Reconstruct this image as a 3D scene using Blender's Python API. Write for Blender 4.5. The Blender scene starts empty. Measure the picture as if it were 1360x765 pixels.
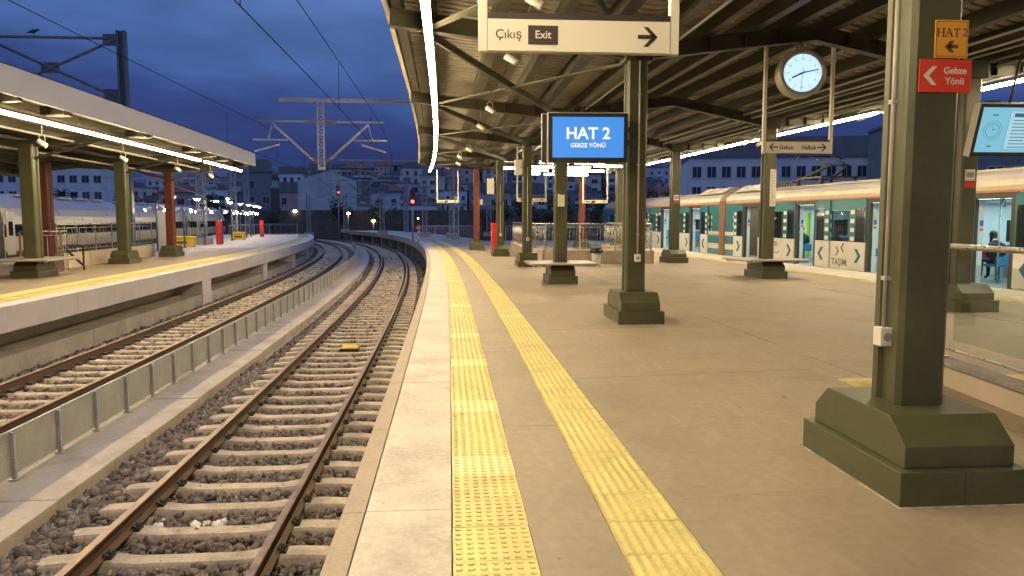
import bpy, math, random
from mathutils import Vector, Matrix
import numpy as np
random.seed(7); np.random.seed(7)
R = math.radians
S = bpy.context.scene
COL = S.collection

# ------------------------------------------------------------------ camera, sky, exposure
H_EYE = 1.65
cam_d = bpy.data.cameras.new('camera'); cam = bpy.data.objects.new('camera', cam_d); COL.objects.link(cam)
cam.location = (0, 0, H_EYE)
cam.rotation_euler = (R(90 - 5.18), 0, R(-4.58))
cam_d.sensor_width = 36; cam_d.lens = 1020 / 1360 * 36
cam_d.clip_start = 0.05; cam_d.clip_end = 3000
S.camera = cam
S.view_settings.view_transform = 'Standard'; S.view_settings.look = 'None'
S.view_settings.exposure = 0.0; S.view_settings.gamma = 1
S.cycles.max_bounces = 7; S.cycles.diffuse_bounces = 4; S.cycles.glossy_bounces = 3
S.cycles.transmission_bounces = 6; S.cycles.transparent_max_bounces = 10
S.cycles.sample_clamp_indirect = 4; S.cycles.use_denoising = True
S.cycles.caustics_reflective = False; S.cycles.caustics_refractive = False

W = bpy.data.worlds.new('World'); S.world = W; W.use_nodes = True
def build_sky():
    nt = W.node_tree; N = nt.nodes; L = nt.links; N.clear()
    out = N.new('ShaderNodeOutputWorld'); bg = N.new('ShaderNodeBackground')
    tc = N.new('ShaderNodeTexCoord'); sep = N.new('ShaderNodeSeparateXYZ')
    L.new(tc.outputs['Generated'], sep.inputs[0])
    ramp = N.new('ShaderNodeValToRGB'); cr = ramp.color_ramp
    cr.elements[0].position = 0.0; cr.elements[0].color = (0.020, 0.033, 0.138, 1)
    cr.elements[1].position = 1.0; cr.elements[1].color = (0.28, 0.45, 0.98, 1)
    for p, c in ((0.05, (0.019, 0.035, 0.160, 1)), (0.13, (0.022, 0.053, 0.215, 1)), (0.24, (0.045, 0.118, 0.36, 1))):
        e = cr.elements.new(p); e.color = c
    # clouds: height perturbed by stretched noise, so dark banks reach up and pale ones down
    mp = N.new('ShaderNodeMapping'); mp.inputs['Scale'].default_value = (2.2, 2.2, 7.0)
    L.new(tc.outputs['Generated'], mp.inputs[0])
    nz = N.new('ShaderNodeTexNoise'); nz.inputs['Scale'].default_value = 1.5; nz.inputs['Detail'].default_value = 5; nz.inputs['Roughness'].default_value = .52
    L.new(mp.outputs[0], nz.inputs['Vector'])
    m1 = N.new('ShaderNodeMath'); m1.operation = 'MULTIPLY_ADD'
    L.new(nz.outputs['Fac'], m1.inputs[0]); m1.inputs[1].default_value = 0.34; m1.inputs[2].default_value = -0.17
    m2 = N.new('ShaderNodeMath'); m2.operation = 'ADD'; L.new(m1.outputs[0], m2.inputs[0]); L.new(sep.outputs['Z'], m2.inputs[1])
    L.new(m2.outputs[0], ramp.inputs['Fac'])
    n2 = N.new('ShaderNodeTexNoise'); n2.inputs['Scale'].default_value = 2.6; n2.inputs['Detail'].default_value = 6
    L.new(mp.outputs[0], n2.inputs['Vector'])
    mr = N.new('ShaderNodeMapRange'); mr.inputs['From Min'].default_value = .3; mr.inputs['From Max'].default_value = .7
    mr.inputs['To Min'].default_value = .82; mr.inputs['To Max'].default_value = 1.2
    L.new(n2.outputs['Fac'], mr.inputs['Value'])
    hs = N.new('ShaderNodeHueSaturation'); hs.inputs['Saturation'].default_value = .93
    L.new(ramp.outputs['Color'], hs.inputs['Color']); L.new(mr.outputs[0], hs.inputs['Value'])
    L.new(hs.outputs['Color'], bg.inputs['Color']); bg.inputs['Strength'].default_value = 1.0
    L.new(bg.outputs[0], out.inputs[0])
build_sky()
LED_POWER = 120.0
LED_COL = (1.0, 0.78, 0.43)

# ------------------------------------------------------------------ helpers
def V(*a): return Vector(a)
_s = np.arange(-30, 200, .05)
KMAX, KA = .0055, 6.5e-5
_k = np.minimum(np.maximum(_s, 0) * KA, KMAX)
_th = np.cumsum(_k) * .05; _th -= np.interp(0, _s, _th)
_X = -np.cumsum(np.sin(_th)) * .05; _X -= np.interp(0, _s, _X)
_Y = np.cumsum(np.cos(_th)) * .05; _Y -= np.interp(0, _s, _Y)
def TH(s): return float(np.interp(s, _s, _th))
def P(s, off, z=0.0):          # a point beside the curving track, off metres right of the reference line
    t = TH(s)
    return Vector((float(np.interp(s, _s, _X)) + off * math.cos(t), float(np.interp(s, _s, _Y)) + off * math.sin(t), z))
TR_SL = -.055; TR_ANG = math.atan(-TR_SL)     # the right hand track runs straight
def RX(y): return 13.1 + TR_SL * (y - 17)
def Q(y, off, z=0.0):
    return Vector((RX(y) + off * math.cos(TR_ANG), y + off * math.sin(TR_ANG), z))

MATS = {}
def mat(name, col, rough=.6, metal=0., noise=(3., .15), fine=None, bump=None, island=0., emit=None, spec=.5, stain=None, spots=None, scuff=0):
    m = bpy.data.materials.new(name); m.use_nodes = True; MATS[name] = m
    nt = m.node_tree; N = nt.nodes; L = nt.links; b = N['Principled BSDF']
    b.inputs['Roughness'].default_value = rough; b.inputs['Metallic'].default_value = metal
    b.inputs['Specular IOR Level'].default_value = spec
    col = tuple(col) + (1,)
    b.inputs['Base Color'].default_value = col
    geo = N.new('ShaderNodeNewGeometry')
    cur = None
    def mul(fac_socket, lo, hi, fmin=.3, fmax=.7):
        nonlocal cur
        r = N.new('ShaderNodeMapRange'); r.inputs['From Min'].default_value = fmin; r.inputs['From Max'].default_value = fmax
        r.inputs['To Min'].default_value = lo; r.inputs['To Max'].default_value = hi
        L.new(fac_socket, r.inputs['Value'])
        h = N.new('ShaderNodeMix'); h.data_type = 'RGBA'; h.blend_type = 'MULTIPLY'; h.inputs[0].default_value = 1
        if cur is None: h.inputs[6].default_value = col
        else: L.new(cur, h.inputs[6])
        L.new(r.outputs[0], h.inputs[7]); cur = h.outputs[2]
    def tex(scale, detail=4, rough_=.55):
        t = N.new('ShaderNodeTexNoise'); t.inputs['Scale'].default_value = scale; t.inputs['Detail'].default_value = detail
        t.inputs['Roughness'].default_value = rough_
        L.new(geo.outputs['Position'], t.inputs['Vector']); return t.outputs['Fac']
    if noise: 
        f = tex(noise[0]); mul(f, 1 - noise[1], 1 + noise[1])
        rr = N.new('ShaderNodeMapRange'); rr.inputs['From Min'].default_value = .3; rr.inputs['From Max'].default_value = .7
        rr.inputs['To Min'].default_value = max(.02, rough - .08); rr.inputs['To Max'].default_value = min(1, rough + .1)
        L.new(f, rr.inputs['Value']); L.new(rr.outputs[0], b.inputs['Roughness'])
    if fine: mul(tex(fine[0], 3), 1 - fine[1], 1 + fine[1])
    if stain: mul(tex(stain[0], 6, .65), 1 - stain[1], 1, .32, .52)
    if spots:          # small dark spots of gum and oil
        vo = N.new('ShaderNodeTexVoronoi'); vo.inputs['Scale'].default_value = spots[0]; L.new(geo.outputs['Position'], vo.inputs['Vector'])
        sc = N.new('ShaderNodeSeparateColor'); L.new(vo.outputs['Color'], sc.inputs[0])
        th_ = N.new('ShaderNodeMath'); th_.operation = 'MULTIPLY_ADD'; th_.inputs[1].default_value = -spots[1] * 2.2; L.new(sc.outputs[0], th_.inputs[0]); L.new(vo.outputs['Distance'], th_.inputs[2])
        mul(th_.outputs[0], spots[2], 1, -.03, .012)
    if scuff:          # pale stretched scuffs
        mp = N.new('ShaderNodeMapping'); mp.inputs['Scale'].default_value = (1.0, .16, 1); mp.inputs['Rotation'].default_value = (0, 0, .5); L.new(geo.outputs['Position'], mp.inputs[0])
        t = N.new('ShaderNodeTexNoise'); t.inputs['Scale'].default_value = 5.5; t.inputs['Detail'].default_value = 7; t.inputs['Roughness'].default_value = .7; L.new(mp.outputs[0], t.inputs['Vector'])
        mul(t.outputs['Fac'], 1, 1 + scuff, .56, .74)
    if island: mul(geo.outputs['Random Per Island'], 1 - island, 1 + island, 0, 1)
    if cur is not None: L.new(cur, b.inputs['Base Color'])
    if bump:
        bn = N.new('ShaderNodeBump'); bn.inputs['Strength'].default_value = bump[1]; bn.inputs['Distance'].default_value = bump[2] if len(bump) > 2 else .01
        L.new(tex(bump[0], 5), bn.inputs['Height']); L.new(bn.outputs[0], b.inputs['Normal'])
    if emit:
        b.inputs['Emission Color'].default_value = tuple(emit[0]) + (1,); b.inputs['Emission Strength'].default_value = emit[1]
    return m
def glass(name, tint, gloss=.12):
    m = bpy.data.materials.new(name); m.use_nodes = True; nt = m.node_tree; N = nt.nodes; L = nt.links
    N.remove(N['Principled BSDF']); out = N['Material Output']
    t = N.new('ShaderNodeBsdfTransparent'); t.inputs[0].default_value = tuple(tint) + (1,)
    g = N.new('ShaderNodeBsdfGlossy'); g.inputs['Roughness'].default_value = .03; g.inputs[0].default_value = (.9, .9, .9, 1)
    ge = N.new('ShaderNodeNewGeometry'); dt = N.new('ShaderNodeVectorMath'); dt.operation = 'DOT_PRODUCT'
    L.new(ge.outputs['Incoming'], dt.inputs[0]); L.new(ge.outputs['Normal'], dt.inputs[1])
    ab = N.new('ShaderNodeMath'); ab.operation = 'ABSOLUTE'; L.new(dt.outputs['Value'], ab.inputs[0])
    om = N.new('ShaderNodeMath'); om.operation = 'SUBTRACT'; om.inputs[0].default_value = 1; L.new(ab.outputs[0], om.inputs[1])
    pw = N.new('ShaderNodeMath'); pw.operation = 'POWER'; pw.inputs[1].default_value = 5; L.new(om.outputs[0], pw.inputs[0])
    a = N.new('ShaderNodeMath'); a.operation = 'MULTIPLY_ADD'; a.use_clamp = True; a.inputs[1].default_value = .9; a.inputs[2].default_value = .03 + gloss * .2
    L.new(pw.outputs[0], a.inputs[0])
    mx = N.new('ShaderNodeMixShader'); L.new(a.outputs[0], mx.inputs[0]); L.new(t.outputs[0], mx.inputs[1]); L.new(g.outputs[0], mx.inputs[2])
    L.new(mx.outputs[0], out.inputs[0]); return m
def emat(name, col, st): return mat(name, (.02, .02, .02), noise=None, emit=(col, st))

M_floor = mat('floor_concrete', (.315, .252, .182), .58, noise=(.5, .12), fine=(13, .09), stain=(1.1, .16), bump=(60, .15, .004), spots=(2.6, .035, .45), scuff=.2)
M_edge = mat('edge_concrete', (.54, .49, .40), .7, noise=(1.6, .14), fine=(25, .13), stain=(2.2, .22), bump=(70, .2, .004), spots=(3.4, .03, .5), scuff=.1)
M_coping = mat('coping_concrete', (.36, .29, .21), .7, noise=(2.5, .1), fine=(40, .12), bump=(80, .2, .004))
M_slabface = mat('face_concrete', (.50, .45, .43), .7, noise=(1.2, .08), stain=(1.1, .12), bump=(30, .1, .004))
M_conc = mat('raw_concrete', (.30, .27, .24), .8, noise=(1.5, .15), stain=(2, .25), bump=(40, .25, .006))
M_walk = mat('walkway_concrete', (.36, .31, .26), .75, noise=(1.2, .12), fine=(14, .1), stain=(1.6, .25), bump=(50, .2, .005))
M_sleeper = mat('sleeper_concrete', (.44, .36, .265), .8, noise=(1.3, .22), fine=(30, .16), stain=(3, .4), bump=(60, .3, .006))
M_yel = mat('yellow_tile', (.66, .555, .20), .5, noise=(2.5, .14), fine=(35, .12), stain=(2.6, .28))
M_yeld = mat('tile_groove_dirt', (.50, .42, .16), .7, noise=(3, .2), fine=(30, .15)); M_yel2 = mat('pale_yellow_tile', (.76, .67, .31), .5, noise=(2.5, .1), fine=(35, .08))
M_ballast = mat('ballast_stone', (.135, .105, .088), .85, noise=(7, .25), island=.5, bump=(70, .4, .01))
M_ballastbed = mat('ballast_bed', (.095, .075, .065), .9, noise=(22, .45), fine=(60, .4), bump=(24, 1., .05))
M_rust = mat('rail_rust', (.088, .050, .032), .75, noise=(9, .35), fine=(40, .2))
M_railtop = mat('rail_top', (.34, .24, .17), .42, metal=.7, noise=(8, .25))
M_clip = mat('clip_black', (.03, .026, .023), .6, noise=(20, .3))
M_green = mat('olive_green_paint', (.074, .075, .035), .4, noise=(2.2, .14), fine=(30, .07), stain=(1.8, .22), bump=(45, .05, .004), scuff=.25)
M_greend = mat('dark_green_steel', (.052, .048, .030), .45, noise=(1.8, .2), fine=(12, .12))
M_flat_brace = mat('brace_steel_lit', (.13, .125, .085), .5, noise=(2, .12)); M_red = mat('red_brown_paint', (.115, .024, .016), .45, noise=(3, .2))  # flat braces: paler copy of the green steel, lamplight put into the colour
M_deck = mat('roof_sheet', (.40, .36, .29), .5, noise=(1.1, .22), fine=(5, .12), stain=(.9, .3))
M_white = mat('white_paint', (.72, .69, .63), .45, noise=(3, .05))
M_pipe = mat('grey_conduit', (.42, .40, .36), .45, noise=(5, .12))
M_galv = mat('galvanised_steel', (.36, .36, .37), .45, metal=.5, noise=(6, .2))
M_mast = mat('pale_mast_paint', (.30, .31, .34), .5, noise=(4, .12))
M_darkmast = mat('dark_mast_paint', (.10, .12, .14), .5, noise=(4, .15))
M_black = mat('black_plastic', (.015, .014, .015), .4, noise=(10, .2))
M_signd = mat('sign_brown_black', (.030, .022, .024), .5, noise=None)
M_signw = mat('sign_cream', (.74, .70, .60), .45, noise=(2, .03))
M_steel = mat('stainless_steel', (.46, .44, .40), .3, metal=.85, noise=(10, .12))
M_brownpost = mat('brown_post', (.23, .155, .10), .5, noise=(6, .15))
M_beige = mat('beige_plinth', (.42, .34, .26), .7, noise=(1.5, .12), stain=(2, .15))
M_bench = mat('bench_stone', (.36, .33, .29), .4, noise=(6, .12), fine=(40, .12))
M_redbox = mat('red_cabinet', (.62, .035, .018), .4, noise=(3, .1))
M_yelbox = mat('yellow_box', (.80, .52, .03), .5, noise=(4, .1))
M_paper = mat('paper', (.74, .70, .63), .8, noise=(6, .05))
M_grey = mat('grey_print', (.32, .30, .28), .7, noise=None)
M_dust = mat('pale_grout', (.46, .40, .32), .9, noise=(14, .4), stain=(9, .5)); M_wire = mat('wire_dark', (.012, .012, .016), 1., noise=None, spec=0)
M_glass = glass('clear_glass', (.86, .90, .88))
M_tint = glass('tinted_train_glass', (.42, .50, .50), .3)
M_dkglass = mat('dark_glass', (.012, .018, .022), .06, noise=None, spec=.8)
M_led = emat('led_diffuser', LED_COL, LED_POWER)
M_led2 = emat('ceiling_luminaire', (1., .82, .52), 55)
M_ledhouse = mat('led_housing', (.12, .11, .09), .5, noise=(5, .1))

class MB:
    def __init__(s): s.v = []; s.f = []; s.m = []; s.sm = []
    def add(s, vs, fs, m=0, smooth=False):
        o = len(s.v); s.v += [tuple(v) for v in vs]
        for f in fs: s.f.append(tuple(i + o for i in f)); s.m.append(m); s.sm.append(smooth)
        return s
    def box(s, x0, x1, y0, y1, z0, z1, m=0):
        return s.add([(x0,y0,z0),(x1,y0,z0),(x1,y1,z0),(x0,y1,z0),(x0,y0,z1),(x1,y0,z1),(x1,y1,z1),(x0,y1,z1)],
              [(3,2,1,0),(4,5,6,7),(0,1,5,4),(1,2,6,5),(2,3,7,6),(3,0,4,7)], m)
    def hexa(s, b, t, m=0):        # 4 bottom points ccw from above, 4 top points
        return s.add(list(b) + list(t), [(3,2,1,0),(4,5,6,7),(0,1,5,4),(1,2,6,5),(2,3,7,6),(3,0,4,7)], m)
    def bar(s, p, q, w, h, m=0, up=(0,0,1)):
        p = Vector(p); q = Vector(q); d = (q - p).normalized(); up = Vector(up)
        if abs(d.dot(up)) > .99: up = Vector((0, 1, 0))
        a = d.cross(up).normalized() * (w / 2); b = a.cross(d).normalized() * (h / 2)
        return s.hexa([p - a - b, p + a - b, q + a - b, q - a - b], [p - a + b, p + a + b, q + a + b, q - a + b], m)
    def path(s, pts, r, n=8, m=0, caps=True):
        pts = [Vector(p) for p in pts]; rings = []; N_ = len(pts)
        rr = r if isinstance(r, (list, tuple)) else [r] * N_
        ref = None
        for i, p in enumerate(pts):
            d = (pts[min(i + 1, N_ - 1)] - pts[max(i - 1, 0)])
            d = d.normalized() if d.length > 1e-9 else Vector((0, 0, 1))
            if ref is None:
                u = Vector((0, 0, 1)) if abs(d.z) < .9 else Vector((1, 0, 0)); ref = d.cross(u).normalized()
            a = (ref - d * ref.dot(d)).normalized(); ref = a; b = d.cross(a)
            rings.append([p + (a * math.cos(2*math.pi*k/n) + b * math.sin(2*math.pi*k/n)) * rr[i] for k in range(n)])
        return s.loft(rings, m, caps, True)
    def tube(s, p, q, r, n=8, m=0, r2=None): return s.path([p, q], [r, r if r2 is None else r2], n, m)
    def loft(s, rings, m=0, caps=True, smooth=False, mats=None):
        n = len(rings[0]); o = len(s.v)
        for rg in rings: s.v += [tuple(v) for v in rg]
        for i in range(len(rings) - 1):
            for k in range(n):
                a = o + i*n + k; b = o + i*n + (k+1) % n
                s.f.append((a, b, b + n, a + n)); s.m.append(mats[k] if mats else m); s.sm.append(smooth)
        if caps:
            s.f.append(tuple(o + k for k in reversed(range(n)))); s.m.append(m); s.sm.append(False)
            s.f.append(tuple(o + (len(rings)-1)*n + k for k in range(n))); s.m.append(m); s.sm.append(False)
        return s
    def sheet(s, rows, m=0, smooth=False):     # open grid of points
        n = len(rows[0]); o = len(s.v)
        for rg in rows: s.v += [tuple(v) for v in rg]
        for i in range(len(rows) - 1):
            for k in range(n - 1):
                a = o + i*n + k; s.f.append((a, a + 1, a + 1 + n, a + n)); s.m.append(m); s.sm.append(smooth)
        return s
    def prism(s, prof, d, m=0):     # profile: list of 3d points, extruded by vector d
        return s.loft([[Vector(p) for p in prof], [Vector(p) + Vector(d) for p in prof]], m)
    def lathe(s, prof, n=16, m=0, c=(0,0,0), axis='z'):
        rings = []
        for r, z in prof:
            rg = []
            for k in range(n):
                a = 2*math.pi*k/n
                if axis == 'z': rg.append((c[0]+r*math.cos(a), c[1]+r*math.sin(a), c[2]+z))
                else: rg.append((c[0]+r*math.cos(a), c[1]+z, c[2]+r*math.sin(a)))
            rings.append(rg)
        return s.loft(rings, m, True, True)
    def mesh(s, name, mats):
        me = bpy.data.meshes.new(name); me.from_pydata(s.v, [], s.f)
        for mm in (mats if isinstance(mats, (list, tuple)) else [mats]): me.materials.append(mm)
        me.polygons.foreach_set('material_index', s.m); me.polygons.foreach_set('use_smooth', s.sm)
        me.update(); return me
    def build(s, name, mats, parent=None, loc=(0,0,0), rz=0, bevel=0, fix=True):
        me = s.mesh(name, mats)
        if fix:
            import bmesh
            bm = bmesh.new(); bm.from_mesh(me); bmesh.ops.recalc_face_normals(bm, faces=bm.faces); bm.to_mesh(me); bm.free()
        o = inst(me, name, parent, loc, rz)
        if bevel:
            b = o.modifiers.new('bevel', 'BEVEL'); b.width = bevel; b.segments = 2; b.limit_method = 'ANGLE'; b.angle_limit = R(35)
        return o
def inst(me, name, parent=None, loc=(0,0,0), rz=0):
    o = bpy.data.objects.new(name, me); COL.objects.link(o)
    o.location = loc; o.rotation_euler = (0, 0, rz)
    if parent: o.parent = parent
    return o
def tag(o, label=None, cat=None, group=None, kind=None):
    if label: o['label'] = label
    if cat: o['category'] = cat
    if group: o['group'] = group
    if kind: o['kind'] = kind
    return o
def thing(name, label, cat, loc=(0,0,0), rz=0, group=None, kind=None):
    o = inst(None, name, None, loc, rz); return tag(o, label, cat, group, kind)
def struct(name, label, loc=(0,0,0)):
    o = inst(None, name, None, loc); return tag(o, label, None, None, 'structure')
def copy_tree(o, parent=None):
    c = o.copy(); COL.objects.link(c)
    if parent: c.parent = parent
    for ch in list(o.children): copy_tree(ch, c)
    return c
_tc = {}
def text(body, size, m, parent, loc, rot=(R(90),0,0), name='lettering', ext=.001, align='CENTER', bold=0., sx=1.):
    key = (body, size, ext, align, bold, m.name)
    if key not in _tc:
        cu = bpy.data.curves.new('txt', 'FONT'); cu.body = body; cu.size = size; cu.extrude = ext; cu.align_x = align; cu.align_y = 'CENTER'
        cu.offset = bold; cu.resolution_u = 3
        t = bpy.data.objects.new('txt', cu); COL.objects.link(t)
        dg = bpy.context.evaluated_depsgraph_get()
        me = bpy.data.meshes.new_from_object(t.evaluated_get(dg)); bpy.data.objects.remove(t); bpy.data.curves.remove(cu)
        me.name = name; me.materials.clear(); me.materials.append(m); _tc[key] = me
    o = inst(_tc[key], name, parent, loc); o.rotation_euler = rot; o.scale = (sx, 1, 1)
    return o
ORDN = 0
ORD = ['first','second','third','fourth','fifth','sixth','seventh','eighth','ninth','tenth','eleventh','twelfth','thirteenth','fourteenth','fifteenth','sixteenth','seventeenth','eighteenth']

# ------------------------------------------------------------------ ground and track beds
Z_RAIL = -1.10; Z_SL = -1.272; Z_BED = -1.365
g = MB(); g.box(-900, 900, -60, 1500, -1.9, -1.5); gr = g.build('ground', mat('ground_earth', (.10, .085, .07), .9, noise=(.2, .3), bump=(3, .5, .1)))
tag(gr, 'dark earth ground under the railway and the town', None, None, 'structure')
def ribbon(s0, s1, step, o0, o1, z, mb, m=0, n=1):
    rows = []
    k = max(1, int(math.ceil((s1 - s0) / step)))
    for i in range(k + 1):
        s = s0 + (s1 - s0) * i / k
        rows.append([P(s, o0 + (o1 - o0) * j / n, z) for j in range(n + 1)])
    mb.sheet(rows, m)
def slab_piece(s0, s1, o0, o1, z0, z1, mb, m=0, cut=1):
    rings = []
    for i in range(cut + 1):
        s = s0 + (s1 - s0) * i / cut
        rings.append([P(s, o0, z0), P(s, o1, z0), P(s, o1, z1), P(s, o0, z1)])
    mb.loft(rings, m)
b = MB(); ribbon(-4, 150, 1.0, -9.6, .6, Z_BED - .02, b, 0, 12)
tag(b.build('track_bed', M_ballastbed, fix=False), 'ballast bed under the two curving tracks', None, None, 'structure')

def stones(n, s0, s1, o0, o1, zc, zr, size, power=1.0):
    u = np.random.rand(n) ** power
    s = s0 + (s1 - s0) * u; off = o0 + (o1 - o0) * np.random.rand(n)
    th = np.interp(s, _s, _th)
    cx = np.interp(s, _s, _X) + off * np.cos(th); cy = np.interp(s, _s, _Y) + off * np.sin(th)
    cz = zc + zr * (np.random.rand(n) - .5)
    base = np.array([(-1,-1,-1),(1,-1,-1),(1,1,-1),(-1,1,-1),(-1,-1,1),(1,-1,1),(1,1,1),(-1,1,1)], float)
    v = base[None] * (1 + .85 * (np.random.rand(n, 8, 3) - .5))
    v[:, 4:, :2] *= .72
    v *= (size * (.42 + .95 * np.random.rand(n, 1, 1))) * (1 + .5 * (np.random.rand(n, 1, 3) - .5))
    q = np.random.randn(n, 4); q /= np.linalg.norm(q, axis=1)[:, None]
    w, x, y, z = q.T
    Rm = np.stack([1-2*(y*y+z*z), 2*(x*y-z*w), 2*(x*z+y*w), 2*(x*y+z*w), 1-2*(x*x+z*z), 2*(y*z-x*w), 2*(x*z-y*w), 2*(y*z+x*w), 1-2*(x*x+y*y)], 1).reshape(n, 3, 3)
    v = np.einsum('nij,nkj->nki', Rm, v)
    v += np.stack([cx, cy, cz], 1)[:, None, :]
    return v.reshape(-1, 3)
def stone_object(name, label, vs, m):
    n = len(vs) // 8
    f = np.array([(3,2,1,0),(4,5,6,7),(0,1,5,4),(1,2,6,5),(2,3,7,6),(3,0,4,7)])
    fi = (f[None] + (np.arange(n) * 8)[:, None, None]).reshape(-1, 4)
    me = bpy.data.meshes.new(name); me.vertices.add(len(vs)); me.vertices.foreach_set('co', vs.ravel().astype(np.float32))
    me.loops.add(fi.size); me.loops.foreach_set('vertex_index', fi.ravel().astype(np.int32))
    me.polygons.add(len(fi)); me.polygons.foreach_set('loop_start', np.arange(0, fi.size, 4, dtype=np.int32))
    me.update(calc_edges=True); me.materials.append(m)
    return tag(inst(me, name), label, None, None, 'stuff')
vs = np.concatenate([stones(20000, 2.5, 14, -3.92, -.55, Z_BED + .012, .05, .0235), stones(14000, 14, 34, -3.92, -.55, Z_BED + .01, .05, .028),
                     stones(9000, 5.5, 18, -8.3, -5.02, Z_BED + .012, .05, .03), stones(8000, 18, 38, -8.3, -5.02, Z_BED + .01, .05, .034),
                     stones(5000, 34, 60, -8.3, -.6, Z_BED + .01, .05, .045),
                     stones(2600, 2.5, 16, -3.92, -3.5, Z_BED + .045, .05, .03), stones(1600, 2.5, 24, -.95, -.62, Z_BED + .04, .06, .03)])
stone_object('gravel', 'brown grey crushed ballast stones lying between and beside the sleepers', vs, M_ballast)
vs = np.concatenate([stones(9, 7.3, 7.55, -2.5, -2.2, Z_BED + .05, .03, .026), stones(4, 7.4, 7.6, -2.9, -2.75, Z_BED + .05, .03, .026), stones(5, 13.6, 14.0, -3.6, -3.4, Z_BED + .05, .03, .026)])
stone_object('gravel', 'few chalk white stones lying in the near track ballast', vs, mat('chalk_stone', (.7, .67, .62), .8))

# ------------------------------------------------------------------ railway tracks
def sleeper_mesh():
    mb = MB(); xs = [-1.25, -1.18, -.95, -.6, -.42, .42, .6, .95, 1.18, 1.25]
    top = [-.012, 0, .012, .0, -.022, -.022, .0, .012, 0, -.012]; wt = [.085, .095, .095, .10, .085, .085, .10, .095, .095, .085]
    rings = [[(x, -w - .035, -.15), (x, w + .035, -.15), (x, w + .012, t - .025), (x, w, t), (x, -w, t), (x, -w - .012, t - .025)] for x, t, w in zip(xs, top, wt)]
    mb.loft(rings); me = mb.mesh('sleeper', M_sleeper); return me
def fix_mesh(me):
    import bmesh
    bm = bmesh.new(); bm.from_mesh(me); bmesh.ops.recalc_face_normals(bm, faces=bm.faces); bm.to_mesh(me); bm.free(); return me
SLEEPER = fix_mesh(sleeper_mesh())
def clip_mesh():
    mb = MB()
    for side in (-1, 1):
        x = side * .088
        mb.box(x - .03, x + .03, -.055, .055, 0, .022)
        mb.path([(x + side*.02, -.05, .025), (x - side*.035, -.05, .045), (x - side*.045, 0, .04), (x - side*.035, .05, .045), (x + side*.02, .05, .025)], .011, 6)
        mb.lathe([(.02, .02), (.02, .05), (.013, .055)], 6, 0, (x, 0, 0))
    mb.box(-.1, .1, -.05, .05, -.012, .0035)
    return mb.mesh('rail_clip', M_clip)
CLIP = fix_mesh(clip_mesh())
RPROF = [(-.07, 0), (.07, 0), (.07, .012), (.012, .03), (.009, .125), (.034, .138), (.036, .165), (.028, .172), (-.028, .172), (-.036, .165), (-.034, .138), (-.009, .125), (-.012, .03), (-.07, .012)]
def rail(off, s0, s1, parent):
    rings = []; s = s0
    while s <= s1 + 1e-6:
        rings.append([P(s, off + x, Z_SL + .004 + z) for x, z in RPROF]); s += .6 if s < 60 else 1.2
    ms = [0] * 14; ms[7] = 1; ms[6] = 1; ms[8] = 1
    mb = MB(); mb.loft(rings, 0, True, False, ms); return mb.build('rail', [M_rust, M_railtop], parent)
def track(label, off, s0, s1, nclip, jit):
    t = thing('railway_track', label, 'railway track', (0, 0, 0), 0, 'curving railway tracks')
    rail(off - .735, s0, s1, t); rail(off + .735, s0, s1, t)
    far = MB(); k = 0; s = s0 + .3
    while s < s1:
        p = P(s, off, Z_SL + random.uniform(-.004, .004)); inst(SLEEPER, 'sleeper', t, p, TH(s) + random.uniform(-.008, .008))
        for r_ in (-.735, .735):
            c = P(s, off + r_, Z_SL + .005)
            if k < nclip: inst(CLIP, 'rail_clip', t, c, TH(s))
            elif s < 60:
                for q in (-.1, .1):
                    cc = P(s, off + r_ + q, Z_SL); far.box(cc.x - .05, cc.x + .05, cc.y - .06, cc.y + .06, cc.z, cc.z + .05)
        k += 1; s += .605
    tag(far.build('rail_clip', M_clip, t), None, None, None, 'stuff')
    return t
track('nearer railway track beside the yellow strips, curving left past the signal', -2.30, -1.5, 120, 50, 0)
track('farther railway track beyond the low perforated fence, beside the opposite platform', -6.72, 1.0, 120, 0, 0)
# balise
t = thing('track_beacon', 'small yellow topped beacon box lying between the rails', 'beacon', P(17.2, -2.2, Z_SL))
mb = MB(); mb.box(-.21, .21, -.15, .15, -.02, .05); mb.build('base', M_black, t, bevel=.008)
mb = MB(); mb.hexa([(-.19,-.13,.05),(.19,-.13,.05),(.19,.13,.05),(-.19,.13,.05)], [(-.15,-.09,.10),(.15,-.09,.10),(.15,.09,.10),(-.15,.09,.10)]); mb.build('cover', M_yelbox, t, bevel=.006)

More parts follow.
